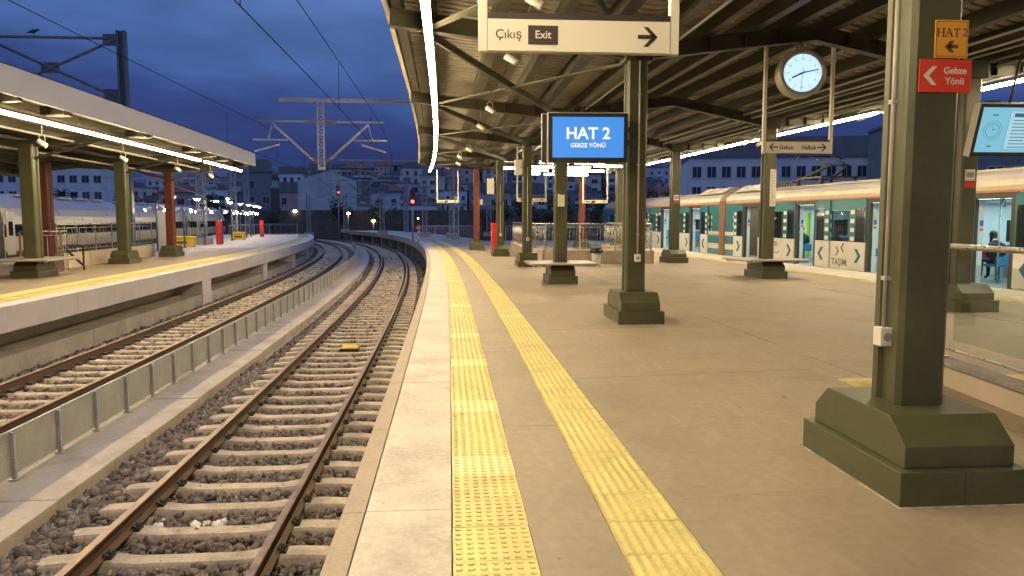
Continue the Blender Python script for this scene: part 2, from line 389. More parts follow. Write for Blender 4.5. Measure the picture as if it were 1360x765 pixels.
# walkway between the tracks and its low fence
w = struct('path', 'concrete slab walkway between the two tracks')
s = -1.0; k = 0
while s < 100:
    L_ = 2.2
    mb = MB(); slab_piece(s + .006, s + L_ - .006, -4.86, -3.92 + random.uniform(-.01, .01), -1.45, -1.15 + random.uniform(-.006, .006), mb, 0, 2)
    mb.build('concrete_slab', M_walk, w, bevel=.008 if s < 20 else 0); s += L_
mb = MB(); slab_piece(4, 40, -3.92 - .001, -3.84, -1.45, -1.30, mb, 0, 40); mb.build('footing', M_conc, w)
def perf_mat():
    m = mat('perforated_panel', (.33, .32, .30), .6, metal=.0, noise=(5, .15)); nt = m.node_tree; N = nt.nodes; L = nt.links
    tc = N.new('ShaderNodeTexCoord'); sp = N.new('ShaderNodeSeparateXYZ'); L.new(tc.outputs['Object'], sp.inputs[0])
    def sn(sock, per, ph=0):
        a = N.new('ShaderNodeMath'); a.operation = 'MULTIPLY_ADD'; a.inputs[1].default_value = 2*math.pi/per; a.inputs[2].default_value = ph; L.new(sock, a.inputs[0])
        c = N.new('ShaderNodeMath'); c.operation = 'SINE'; L.new(a.outputs[0], c.inputs[0]); return c.outputs[0]
    a = sn(sp.outputs['Y'], .045); c = sn(sp.outputs['Z'], .036)
    mu = N.new('ShaderNodeMath'); mu.operation = 'MULTIPLY'; L.new(a, mu.inputs[0]); L.new(c, mu.inputs[1])
    gt = N.new('ShaderNodeMapRange'); gt.inputs['From Min'].default_value = .25; gt.inputs['From Max'].default_value = .55
    gt.inputs['To Min'].default_value = 1; gt.inputs['To Max'].default_value = .35; L.new(mu.outputs[0], gt.inputs['Value'])
    b = N['Principled BSDF']; src = b.inputs['Base Color'].links[0].from_socket
    h = N.new('ShaderNodeMix'); h.data_type = 'RGBA'; h.blend_type = 'MULTIPLY'; h.inputs[0].default_value = 1
    L.new(src, h.inputs[6]); L.new(gt.outputs[0], h.inputs[7]); L.new(h.outputs[2], b.inputs['Base Color']); return m
fe = thing('fence', 'low grey perforated metal fence standing along the walkway between the tracks', 'fence', (0, 0, 0))
PANEL = MB().box(-.012, .012, -.49, .49, .045, .50).mesh('panel', perf_mat())
pm = MB(); pm.box(.014, .056, -.02, .02, .0, .52); pm.box(.0, .09, -.06, .06, 0, .012); POST = pm.mesh('post', M_galv)
RAILT = MB().box(-.018, .012, -.5, .5, .5, .53).mesh('top_rail', M_galv)
for i in range(76):
    s = 1.6 + i * .98; sc = 0
    inst(POST, 'post', fe, P(s, -4.72, -1.15), TH(s)); inst(PANEL, 'panel', fe, P(s + .49, -4.72, -1.15), TH(s + .49)); inst(RAILT, 'top_rail', fe, P(s + .49, -4.72, -1.15), TH(s + .49))

# ------------------------------------------------------------------ platforms
def dome_tile():
    mb = MB(); h = .2030; mb.box(-h, h, -h, h, -.04, .002)
    n = 7; st = 2*h/n
    for i in range(n):
        for j in range(n):
            mb.lathe([(.0175, 0), (.0155, .0045), (.009, .0065)], 8, 0, (-h + st*(i+.5), -h + st*(j+.5), .002))
    return fix_mesh(mb.mesh('tactile_tile', M_yel))
def rib_tile():
    mb = MB(); h = .2030; mb.box(-h, h, -h, h, -.04, .002, 1)
    n = 7; st = 2*h/n
    for i in range(n):
        x = -h + st*(i+.5)
        mb.hexa([(x-.016,-h+.008,.002),(x+.016,-h+.008,.002),(x+.016,h-.008,.002),(x-.016,h-.008,.002)], [(x-.012,-h+.014,.0095),(x+.012,-h+.014,.0095),(x+.012,h-.014,.0095),(x-.012,h-.014,.0095)])
    return fix_mesh(mb.mesh('tactile_tile', [M_yel, M_yeld]))
DOME, RIB = dome_tile(), rib_tile()
DOME2 = DOME.copy(); DOME2.materials.clear(); DOME2.materials.append(M_yel2)
RIB2 = RIB.copy(); RIB2.materials[0] = M_yel2

def FQ_(y, t): return P(y, 1.253).lerp(Q(y + 1.2, -2.12), t)
FLOORS = [mat('floor_concrete_%s' % n_, tuple(v_ * k_ for v_ in (.315, .252, .182)), .58, noise=(.5, .12), fine=(13, .1), stain=(1.1, .17), bump=(60, .15, .004), spots=(2.6, .04, .45), scuff=.22) for n_, k_ in (('plain', 1.0), ('worn', 1.05), ('dull', .94))]
pf = struct('platform', 'right hand concrete platform with yellow tactile strips')
s = .9; k = 0
while s < 54.5:
    th = TH(s); z = random.uniform(-.001, .001)
    inst(DOME2 if k in (10, 14, 19, 24, 33, 47) else DOME, 'tactile_tile', pf, P(s, .205 + random.uniform(-.002, .002), z), th + random.uniform(-.006, .006))
    inst(RIB2 if random.random() < .02 else RIB, 'tactile_tile', pf, P(s, 1.045 + random.uniform(-.002, .002), z), th + random.uniform(-.006, .006))
    s += .412; k += 1
s = -.9; k = 0
while s < 106:                      # edge slabs and coping
    L_ = 1.72; e = s + L_ - .005; c = 2
    mb = MB(); slab_piece(s, e, -.485, -.004, -.2, random.uniform(-.002, .001), mb, 0, c); mb.build('edge_slab', M_edge, pf, bevel=.004 if s < 15 else 0)
    mb = MB(); slab_piece(s, e, -.62, -.492, -.48, -.004, mb, 0, c); mb.build('coping', M_coping, pf, bevel=.006 if s < 15 else 0)
    s += L_
s = -.9
while s < 54.5:
    mb = MB(); slab_piece(s, s + 3.43, .413, .837, -.2, 0, mb, 0, 4); mb.build('floor_slab', random.choice(FLOORS), pf); s += 3.44
mb = MB(); mb.sheet([[FQ_(y_, t_) + V(0, 0, -.007) for t_ in (0, .5, 1)] for y_ in range(-2, 55, 2)]); mb.build('joint_filler', M_dust, pf, fix=False)
def FQ(y, t):       # across the floor: 0 at the tactile strip, 1 near the train
    a = P(y, 1.253); c = Q(y + 1.2 * 1.0, -2.12); return a.lerp(c, t)
ts = [0, .3, .54, .77, 1]; s = -2.6
while s < 54.5:
    e = s + 3.45
    for a, c in zip(ts, ts[1:]):
        g_ = .0006
        z = random.uniform(-.0025, .0005)
        q = [FQ(s + .004, a + g_), FQ(s + .004, c - g_), FQ(e - .004, c - g_), FQ(e - .004, a + g_)]
        mb = MB(); mb.hexa([V(p.x, p.y, -.2) for p in q], [V(p.x, p.y, z) for p in q]); mb.build('floor_slab', random.choice(FLOORS), pf)
    s = e
mb = MB(); slab_piece(-3, 54.5, -.6, 1.3, -.5, -.21, mb, 0, 60); mb.build('underslab', M_conc, pf)
mb = MB(); slab_piece(54.5, 108, -.0, 4.5, -.4, -.01, mb, 0, 50); mb.build('floor_slab', mat('far_floor', (.36, .33, .30), .7, noise=(.5, .15)), pf)
mb = MB(); slab_piece(-3, 108, .9, 1.3, -1.7, -.45, mb, 0, 110); mb.build('retaining_wall', M_conc, pf)
for i in range(14):
    s = 24 + i * 6.3; mb = MB(); slab_piece(s, s + .5, -.5, .9, -1.7, -.48, mb, 0, 1); mb.build('pier', M_conc, pf)
# strip and edge next to the train
y = 9.5; k = 0
while y < 56:
    p = Q(y, -1.9); inst(DOME, 'tactile_tile', pf, (p.x, p.y, .001), TR_ANG); y += .414
mb = MB()
y = 8.0
while y < 56:
    q = [Q(y + .003, -1.68), Q(y + .003, -.08), Q(y + 1.71, -.08), Q(y + 1.71, -1.68)]
    mb = MB(); mb.hexa([V(p.x, p.y, -.4) for p in q], [V(p.x, p.y, -.001) for p in q]); mb.build('edge_slab', M_edge, pf); y += 1.715
q = [Q(-4, -2.10), Q(-4, -1.7), Q(56, -1.7), Q(56, -2.10)]
mb = MB(); mb.hexa([V(p.x, p.y, -.4) for p in q], [V(p.x, p.y, -.045) for p in q]); mb.build('underslab', M_conc, pf)
x = 4.15
while x < 10.6:
    inst(RIB, 'tactile_tile', pf, (x, 7.28 + (x - 4) * .03, .003), R(90)); x += .414

pl = struct('platform', 'opposite left hand concrete platform with pale edge')
E0, E1 = -8.3, -17.8
s = 3.0
while s < 86:
    L_ = 3.0; e = min(s + L_ - .006, 86)
    mb = MB(); slab_piece(s, e, E0 - .42, E0, -.49, random.uniform(-.002, .002), mb, 0, 3); mb.build('edge_slab', M_slabface, pl)
    s += L_
s = 3.0
while s < 86:
    e = min(s + 5.98, 86)
    for a, c in ((-9.68, -12.0), (-12.02, -15.0), (-15.02, E1)):
        mb = MB(); slab_piece(s, e, c, a, -.3, random.uniform(-.002, 0), mb, 0, 4); mb.build('floor_slab', M_floor if s < 40 else M_edge, pl)
    s += 6.0
mb = MB(); slab_piece(3, 86, -9.66, -8.73, -.3, -.004, mb, 0, 60); mb.build('floor_slab', M_floor, pl)
s = 9.0; k = 0
while s < 70 and k < 148:
    inst(DOME, 'tactile_tile', pl, P(s, -8.93, .001), TH(s)); inst(RIB, 'tactile_tile', pl, P(s, -9.45, .001), TH(s)); s += .413; k += 1
mb = MB(); slab_piece(3, 86, E1, -9.35, -1.7, -.31, mb, 0, 60); mb.build('retaining_wall', M_conc, pl)
s = 3
while s < 84:
    mb = MB(); slab_piece(s, s + 3.97, -9.34, -8.42, -1.6, -.98, mb, 0, 4); mb.build('footing', M_walk, pl); s += 4
for i in range(6):
    s = 27.6 + i * 10.5; mb = MB(); slab_piece(s, s + 1.1, -9.3, -8.38, -1.7, -.49, mb, 0, 1); mb.build('pier', M_slabface, pl)

# ------------------------------------------------------------------ canopy over the right platform
SL = [-2.6, 4.68, 12.25, 19.6, 26.5, 33.7, 40.9]
YR = [-1.6, 6.0, 13.3, 20.9, 28.4, 36.0, 43.2]
def RCX(y): return 9.25 - .056 * (y - 13.2)
Z_E, Z_C, Z_P = 4.42, 4.14, 4.62
FR = []
for sl, yr in zip(SL, YR):
    a = P(sl - .7, -.84, Z_E); c = P(sl, 2.98, Z_C); d = V(RCX(yr), yr, Z_C); e = Q(yr + .5, -1.3, Z_E)
    pk = (c + d) / 2; pk.z = Z_P
    FR.append([a, c, pk, d, e])
def RP(f, u):        # f: frame number (fractional), u 0..4 across
    i = min(max(int(math.floor(f)), 0), len(FR) - 2); t = f - i
    j = min(int(u), 3); v = u - j
    A = FR[i][j].lerp(FR[i][j+1], v); B = FR[i+1][j].lerp(FR[i+1][j+1], v)
    return A + (B - A) * t
F_END = 6.42
cn = thing('platform_canopy', 'dark green steel canopy with corrugated roof over the right platform', 'canopy')
for i in range(len(FR)):
    mb = MB(); pts = FR[i]
    for j in range(4):
        p, q = pts[j].copy(), pts[j+1].copy(); p.z += .125; q.z += .125
        if j == 1: p = p + (q - p).normalized() * .0
        dd = (q - p).normalized()
        # I section: web and two flanges
        mb.bar(p, q, .018, .24); mb.bar(p + V(0,0,.118), q + V(0,0,.118), .17, .016); mb.bar(p - V(0,0,.118), q - V(0,0,.118), .17, .016)
        for k in range(1, 5):
            c = p.lerp(q, k / 5); mb.box(c.x - .008, c.x + .008, c.y - .08, c.y + .08, c.z - .11, c.z + .11)
    mb.build('roof_beam', M_greend, cn)
    for j in (1, 3):
        c = pts[j]; mb = MB(); mb.box(c.x - .22, c.x + .22, c.y - .22, c.y + .22, c.z - .03, c.z + .27); mb.build('beam_joint', M_greend, cn, bevel=.01)
PU = [.03, .16, .42, .66, .86, 1.12, 1.38, 1.64, 1.88, 2.12, 2.36, 2.62, 2.88, 3.14, 3.42, 3.7, 3.96]
for u in PU:
    mb = MB(); n = 26
    wdt = .2 if u in (.42, .86) else .15
    rings = []
    for k in range(n + 1):
        p = RP(F_END * k / n, u); z = p.z + .255
        rings.append([V(p.x - wdt/2, p.y, z), V(p.x + wdt/2, p.y, z), V(p.x + wdt/2, p.y, z + .235), V(p.x - wdt/2, p.y, z + .235)])
    mb.loft(rings); mb.build('purlin', M_greend, cn)
# corrugated deck, one panel per bay and slope
for i in range(7):
    f0, f1 = i, min(i + 1, F_END)
    if f1 <= f0: continue
    for j in range(4):
        n = int(30 * (f1 - f0)); rows = []
        for k in range(n * 4 + 1):
            f = f0 + (f1 - f0) * (k // 4 + (0, .62, .70, .92)[k % 4]) / n; zz = .50 + (.07 if k % 4 in (2, 3) else 0)
            rows.append([RP(f, j + v * .9999) + V(0, 0, zz) for v in (0.0, .5, 1.0)])
        mb = MB(); mb.sheet(rows); o = mb.build('roof_panel', M_deck, cn, fix=False)
mb = MB(); rows = []      # weatherproof top skin
for k in range(14): rows.append([RP(F_END * k / 13, u) + V(0, 0, .62) for u in (-0.0, .99, 2, 3, 3.999)])
mb.sheet(rows); mb.build('roof_skin', M_greend, cn, fix=False)
for u, nm in ((0, 'left'), (3.9999, 'right')):
    sg = -1 if u == 0 else 1; rings = []
    for k in range(27):
        p = RP(F_END * k / 26, u); rings.append([V(p.x, p.y, p.z + .23), V(p.x + sg*.07, p.y, p.z + .23), V(p.x + sg*.07, p.y, p.z + .66), V(p.x, p.y, p.z + .66)])
    mb = MB(); mb.loft(rings); mb.build('gutter', mat('gutter_%s' % nm, (.46, .41, .33), .5, noise=(2, .1)), cn)
p, q = RP(F_END, 0), RP(F_END, 3.999)
mb = MB()
for j in range(4):
    a, c = RP(F_END, j), RP(F_END, j + .9999); mb.bar(a + V(0, .03, .45), c + V(0, .03, .45), .06, .42)
mb.build('end_fascia', M_greend, cn)
for i in range(len(FR) - 1):           # wind bracing, left and right cantilevers
    for (a, c, m, w_) in ((FR[i][0].lerp(FR[i][1], .12), FR[i+1][1], M_greend, 0), (FR[i][1], FR[i+1][0].lerp(FR[i+1][1], .12), M_greend, 1),
                    (FR[i][3], FR[i+1][4], M_greend, 0)):
        mb = MB()
        a = a + V(0, 0, .02); c = c + V(0, 0, .02)
        if w_: mb.bar(a + V(0,0,-.03), c + V(0,0,-.03), .15, .012)
        else: mb.bar(a, c, .05, .12); 
        mb.build('brace', M_flat_brace if w_ else M_greend, cn)
mb = MB()                                # service cable and conduits
for (u, r, z) in ((.5, .012, .1),): mb.path([RP(f, u) + V(0, 0, z + .05*math.sin(f*7)) for f in np.linspace(0, 6.2, 40)], r, 6)
mb.build('cable', M_black, cn)
for (u, z) in ((2.72, .18), (2.8, .14), (2.9, .2), (3.2, .16), (3.5, .12), (1.2, .2)):
    mb = MB(); mb.path([RP(f, u) + V(0, 0, z) for f in np.linspace(0, 6.3, 22)], .022, 6); mb.build('conduit', M_pipe, cn)

def led_strip(label, pts, w=.1, group='linear lights along canopy edges'):
    mid = (Vector(pts[0]) + Vector(pts[-1])) / 2
    t = thing('strip_light', label, 'light', mid, 0, group)
    pts = [Vector(p) - mid for p in pts]
    def sweep(prof, mats, nm, m):
        rings = [[p + V(x, 0, z) for x, z in prof] for p in pts]; mb = MB(); mb.loft(rings); mb.build(nm, m, t)
    sweep([(-w/2, 0), (w/2, 0), (w/2, -.035), (w*.3, -.055), (-w*.3, -.055), (-w/2, -.035)], None, 'diffuser', M_led)
    sweep([(-w/2-.01, .0), (w/2+.01, .0), (w/2+.01, .05), (-w/2-.01, .05)], None, 'housing', M_ledhouse)
    mb = MB()
    for p in pts[::3]: mb.tube(p + V(0,0,.05), p + V(0,0,.42), .008, 5)
    mb.build('hanger', M_pipe, t)
def lin(a, c, n): return np.linspace(a, c, n)
led_strip('long glowing linear light over the near platform edge, closer of two', [P(s, -.27, 4.22) for s in lin(-3, 20.0, 24)])
led_strip('glowing linear light bending left over the platform edge, farther of two', [P(s, -.27, 4.22) for s in lin(20.5, 42.5, 24)])
led_strip('glowing linear light over the standing train, nearer of two', [Q(y, -2.0, 4.38) for y in lin(-2, 25.5, 20)])
led_strip('glowing linear light over the standing train, farther of two', [Q(y, -2.0, 4.38) for y in lin(26.2, 44, 14)])
# luminaires over the stairwell
LUM = [(4.2, 31.0), (5.7, 31.4), (4.1, 33.6), (5.6, 34.0), (4.0, 36.2), (5.5, 36.6), (3.9, 38.8), (5.4, 39.2), (6.8, 33.0), (6.7, 36.4), (6.5, 39.6), (2.9, 34.6)]
LUM = sorted(LUM, key=lambda a: a[1])
for i, (x, y) in enumerate(LUM):
    t = thing('ceiling_light', 'bright white ceiling light over the railed stairwell, %s counting away from the viewer' % ORD[i], 'light', (x, y, 3.92), R(3), 'ceiling lights over the stairwell')
    mb = MB(); mb.box(-.6, .6, -.09, .09, -.07, 0); mb.build('diffuser', M_led2, t)
    mb = MB(); mb.box(-.62, .62, -.11, .11, .0, .05); mb.build('housing', M_ledhouse, t)
    mb = MB(); mb.tube((-.5, 0, .05), (-.5, 0, .5), .01, 5); mb.tube((.5, 0, .05), (.5, 0, .5), .01, 5); mb.build('hanger', M_pipe, t)

# ------------------------------------------------------------------ columns
def column_base(t, m, sx=.365, sy=.59, h=.48):
    mb = MB(); mb.box(-sx, sx, -sy, sy, 0, .205); mb.build('plinth', m, t, bevel=.006)
    a, c = sx - .055, sy - .06
    prof = [(-a, -c, .206), (-a, c, .206), (-a, c, .335), (-a, c - .17, h), (-a, -c + .17, h), (-a, -c, .335)]
    mb = MB(); mb.prism(prof, (2*a, 0, 0)); mb.build('pedestal', m, t, bevel=.006)
    mb = MB(); mb.box(-sx - .014, sx + .014, -sy - .014, sy + .014, -.01, .003); mb.build('grout_line', M_dust, t)
    mb = MB(); mb.box(-.004, .004, -sy - .001, -sy + .002, .01, .2, 0); mb.build('cover_joint', M_greend, t)
def column(label, loc, top, mshaft=None, mbase=None, rz=0, conduit=None, w=.16, red=False, name='column', base=True, bsx=.365, bsy=.59):
    t = thing(name, label, 'column', loc, rz, 'canopy columns on bases')
    mshaft = mshaft or M_green; mbase = mbase or M_green
    if base: column_base(t, mbase, bsx, bsy)
    z0 = .481 if base else 0
    mb = MB(); c = .03   # chamfered box with a shallow groove down each side face
    prof = []
    for (x, y) in [(-w, -w+c), (-w+c, -w), (w-c, -w), (w, -w+c), (w, -.075), (w-.03, -.06), (w-.03, .06), (w, .075), (w, w-c), (w-c, w), (-w+c, w), (-w, w-c), (-w, .075), (-w+.03, .06), (-w+.03, -.06), (-w, -.075)]:
        prof.append((x, y))
    mb.loft([[(x, y, z0) for x, y in prof], [(x, y, top) for x, y in prof]]); mb.build('shaft', mshaft, t)
    if conduit:
        cx, cy, zb, zt = conduit
        mb = MB(); mb.tube((cx, cy, zb + .1), (cx, cy, zt), .016, 8)
        z = zb + .4
        while z < zt: mb.box(cx - .022, cx + .022, cy - .022, cy + .022, z, z + .025); z += 1.1
        mb.build('conduit', M_pipe, t)
        mb = MB(); mb.box(cx - .045, cx + .045, cy - .045, cy + .045, zb - .02, zb + .1)
        so = mb.build('socket_box', M_white, t, bevel=.006)
        mb = MB(); mb.lathe([(.028, -.05), (.028, -.044)], 12, 0, (cx, cy, zb + .04), 'y'); mb.lathe([(.004, -.052), (.004, -.05)], 6, 1, (cx-.01, cy, zb+.04), 'y'); mb.lathe([(.004, -.052), (.004, -.05)], 6, 1, (cx+.01, cy, zb+.04), 'y'); mb.build('socket', [M_grey, M_black], so)
    return t
cA = column('big green column with yellow and red direction plates, nearest the viewer', (2.94, 4.68, 0), 4.2, conduit=(-.182, -.02, .86, 4.15), bsx=.39, bsy=.61)
cB = column('green column just behind the blue screen, white conduit down its front', P(12.25, 2.98), 4.2, conduit=(.02, -.182, .98, 4.15))
cC = column('green column with torn white paper and a bench round its base', P(19.6, 2.9), 4.2, rz=TH(19.6))
cD = column('green column with a beige box high up, next past the torn paper one', P(26.5, 2.85), 4.2, rz=TH(26.5), conduit=(.0, -.182, .9, 3.4))
cE = column('green column beside the tall red hydrant cabinet, looped cables near its top', P(33.7, 2.6), 4.2, rz=TH(33.7), conduit=(.0, -.182, .9, 3.2))
cF = column('red brown column at the far end of the platform, left of the red cabinet', P(40.4, 2.1), 4.2, M_red, M_green, TH(40))
cI = column('green column behind the big one, partly hidden, red and white notice on it', (RCX(13.3), 13.3, 0), 4.2, rz=R(3))
cG = column('green column with a tall white notice and a bench round its base', (RCX(20.9), 20.9, 0), 4.2, rz=R(3))
cH = column('green column before the train gangway with a small red and white notice', (RCX(28.4), 28.4, 0), 4.2, rz=R(3))
cJ = column('green column seen between the screen and the train, next to the stairwell railing', (RCX(36), 36, 0), 4.2, rz=R(3))
cK = column('slim red brown column farthest along the train side row', (7.25, 42.2, 0), 4.2, M_red, M_green, R(3))
for c, y, z0, z1, x0, x1, torn in ((cC, -.166, 1.95, 2.28, -.1, .08, 1), (cG, -.166, 1.98, 3.0, -.02, .155, 0)):
    mb = MB(); pr = [(x0, y, z0), (x1, y, z0), (x1, y, z1 - .02), ((x0+x1)/2+.02, y, z1 - .04*torn), (x0, y, z1)]
    mb.prism(pr, (0, .003, 0)); o = mb.build('paper_notice', M_paper, c)
    if not torn:
        mb = MB(); z = z1 - .06
        while z > z0 + .05: mb.box(x0 + .02, x0 + random.uniform(.08, .155), y - .0015, y - .0005, z, z + .012); z -= .042
        mb.build('print', M_grey, o)
for c in (cH, cI):
    mb = MB(); mb.box(-.1, .1, -.168, -.163, 2.32, 2.52, 0); o = mb.build('notice', M_paper, c)
    mb = MB(); mb.box(-.1, .1, -.17, -.1645, 2.20, 2.30, 0); mb.box(-.07, .07, -.1705, -.169, 2.38, 2.47, 1); mb.build('red_panel', [M_redbox, M_grey], o)
# plates on the near column (cream serif lettering is drawn stroke by stroke)
M_plate = mat('amber_plate', (.72, .36, .04), .4, noise=(4, .05)); M_plater = mat('red_plate', (.66, .05, .02), .4, noise=(4, .05)); M_pbrown = mat('plate_brown', (.15, .06, .02), .5, noise=None)
pt = thing('direction_plate', 'amber plate reading HAT 2 with an arrow on the near column', 'sign', (2.94 + .075, 4.68 - .164, 2.725), 0)
mb = MB(); mb.box(-.105, .105, -.006, .002, -.112, .112); mb.build('plate', M_plate, pt, bevel=.002)
mb = MB()
def arrow_left(mb, cx, cz, w, h, y0, y1, th):
    mb.prism([(cx - w/2, y0, cz), (cx - w/2 + h*.5, y0, cz + h/2), (cx - w/2 + h*.5 + th, y0, cz + h/2), (cx - w/2 + th*1.6, y0, cz + .0)], (0, y1 - y0, 0))
    mb.prism([(cx - w/2, y0, cz), (cx - w/2 + th*1.6, y0, cz), (cx - w/2 + h*.5 + th, y0, cz - h/2), (cx - w/2 + h*.5, y0, cz - h/2)], (0, y1 - y0, 0))
    mb.box(cx - w/2 + th*.9, cx + w/2, y0, y1, cz - th*.42, cz + th*.42)
arrow_left(mb, 0, -.045, .085, .07, -.008, -.006, .024); mb.build('arrow', M_pbrown, pt)
mb = MB(); y0, y1 = -.008, -.006; zb, zt = .012, .062
def st(x0, x1, z0, z1): mb.box(x0, x1, y0, y1, z0, z1)
for x in (-.087, -.053): st(x - .004, x + .004, zb, zt); st(x - .01, x + .01, zb, zb + .004); st(x - .01, x + .01, zt - .004, zt)
st(-.087, -.053, .036, .040)
mb.prism([(-.040, y0, zb), (-.036, y0, zb), (-.018, y0, zt), (-.022, y0, zt)], (0, .002, 0)); mb.prism([(-.004, y0, zb), (.006, y0, zb), (-.015, y0, zt), (-.022, y0, zt)], (0, .002, 0))
st(-.031, -.008, .030, .033); st(-.045, -.031, zb, zb + .004); st(-.008, .011, zb, zb + .004)
st(.026, .034, zb, zt); st(.011, .049, zt - .005, zt); st(.011, .014, zt - .014, zt); st(.046, .049, zt - .014, zt); st(.022, .038, zb, zb + .004)
mb.build('lettering', M_pbrown, pt)
text('2', .068, M_pbrown, pt, (.082, -.007, .037))
mb = MB(); mb.box(-.098, .098, -.0075, -.006, .100, .103); mb.box(-.098, .098, -.0075, -.006, -.103, -.100); mb.box(-.098, -.0955, -.0075, -.006, -.1, .1); mb.box(.0955, .098, -.0075, -.006, -.1, .1); mb.build('border', M_pbrown, pt)
pt = thing('direction_plate', 'red plate reading Gebze Yönü below the amber plate', 'sign', (2.94 + .045, 4.68 - .166, 2.507), 0)
mb = MB(); mb.box(-.165, .165, -.006, .002, -.098, .098); mb.build('plate', M_plater, pt, bevel=.002)
mb = MB(); mb.prism([(-.14, -.008, 0), (-.085, -.008, .055), (-.055, -.008, .055), (-.105, -.008, 0)], (0, .002, 0)); mb.prism([(-.14, -.008, 0), (-.105, -.008, 0), (-.055, -.008, -.055), (-.085, -.008, -.055)], (0, .002, 0)); mb.build('arrow', M_white, pt)
text('Gebze', .056, M_white, pt, (.06, -.007, .03), bold=.0009); text('Yönü', .056, M_white, pt, (.06, -.007, -.032), bold=.0009)

# benches round the column bases
def bench(label, loc, rz, w=.95, d=.8):
    t = thing('bench', label, 'bench', loc, rz, 'bench tops round column bases')
    for (x0, x1, y0, y1) in ((-w, w, -d, -.19), (-w, w, .19, d), (-w, -.19, -.188, .188), (.19, w, -.188, .188)):
        mb = MB(); mb.box(x0, x1, y0, y1, .49, .53); mb.build('seat', M_bench, t, bevel=.006)
    for sx in (-1, 1):
        for sy in (-1, 1):
            mb = MB(); mb.bar((sx*.3, sy*.4, .465), (sx*(w-.08), sy*(d-.1), .465), .05, .048); mb.build('bracket', M_steel, t)
    return t
bench('pale bench top round the column with torn paper', P(19.6, 2.9), TH(19.6), .86, .75)
bench('pale bench top round the column with the tall white notice', (RCX(20.9), 20.9, 0), R(3))

# ------------------------------------------------------------------ hanging signs, clock, screens
def hanging_sign(label, loc, w, h, post_top, rz=0, arrow=None, small=False, group='signs hanging from the canopy'):
    t = thing('hanging_sign', label, 'sign', loc, rz, group)     # origin: bottom centre of the board
    for sx in (-1, 1):
        mb = MB(); mb.box(sx*(w/2 + .03) - .028, sx*(w/2 + .03) + .028, -.03, .03, -.004, post_top); mb.build('post', M_signw, t, bevel=.004)
    mb = MB(); mb.box(-w/2, w/2, -.035, .035, 0, h); mb.build('board', M_signw, t, bevel=.003)
    mb = MB(); mb.box(-w/2, w/2, -.036, .036, h + .001, h + .036); mb.build('top_bar', M_signd, t)
    return t
def arrow_geo(mb, cx, cz, w, h, dirn, y0=-.038, y1=-.0355, th=.018):
    mb.box(min(cx - dirn*w/2, cx + dirn*(w/2 - th)), max(cx - dirn*w/2, cx + dirn*(w/2 - th)), y0, y1, cz - th/2, cz + th/2)
    tip = cx + dirn*w/2; a = h/2
    for sg in (1, -1):
        pr = [(tip, y0, cz), (tip - dirn*a, y0, cz + sg*a), (tip - dirn*(a + th*1.25), y0, cz + sg*a), (tip - dirn*th*1.3, y0, cz)]
        mb.prism(pr, (0, y1 - y0, 0))
t = hanging_sign('large cream hanging sign reading Çıkış Exit with an arrow', (.815, 4.9, 2.685), 1.15, .195, 1.75)
text('Çıkış', .078, M_signd, t, (-.53, -.0362, .100), align='LEFT')
mb = MB(); mb.box(-.325, -.138, -.0375, -.0352, .042, .157); o = mb.build('exit_panel', M_signd, t)
text('Exit', .066, M_white, o, (-.232, -.0385, .100), bold=.0008)
mb = MB(); arrow_geo(mb, .43, .1, .125, .12, 1, th=.024); mb.build('arrow', M_signd, t)
t = hanging_sign('smaller cream hanging sign reading Gebze and Halkalı with two arrows', (5.98, 13.0, 2.77), 1.13, .195, 1.95)
text('Gebze', .098, M_signd, t, (-.33, -.0362, .095), align='LEFT', bold=.0016); text('Halkalı', .098, M_signd, t, (.33, -.0362, .095), align='RIGHT', bold=.0016)
mb = MB(); arrow_geo(mb, -.43, .1, .16, .13, -1, th=.022); arrow_geo(mb, .43, .1, .16, .13, 1, th=.022); mb.build('arrow', M_signd, t)
for lab, loc, w, pt_ in (('small cream sign in a white frame hanging at the far platform edge', P(39.5, .55, 2.44), 1.0, 1.65),
                    ('small cream sign hanging right of the boxed green column', (3.0, 28.4, 2.26), 1.0, 2.0),
                    ('small cream sign hanging above the stairwell, by the far red column', (6.25, 33.0, 2.3), 1.0, 2.0)):
    t = hanging_sign(lab, loc, w, .14, pt_)
    mb = MB(); mb.box(-.17, .0, -.0375, -.0352, .03, .11); arrow_geo(mb, .38, .07, .1, .08, 1, th=.016); mb.box(-.42, -.24, -.0375, -.0352, .05, .09); mb.build('print', M_signd, t)

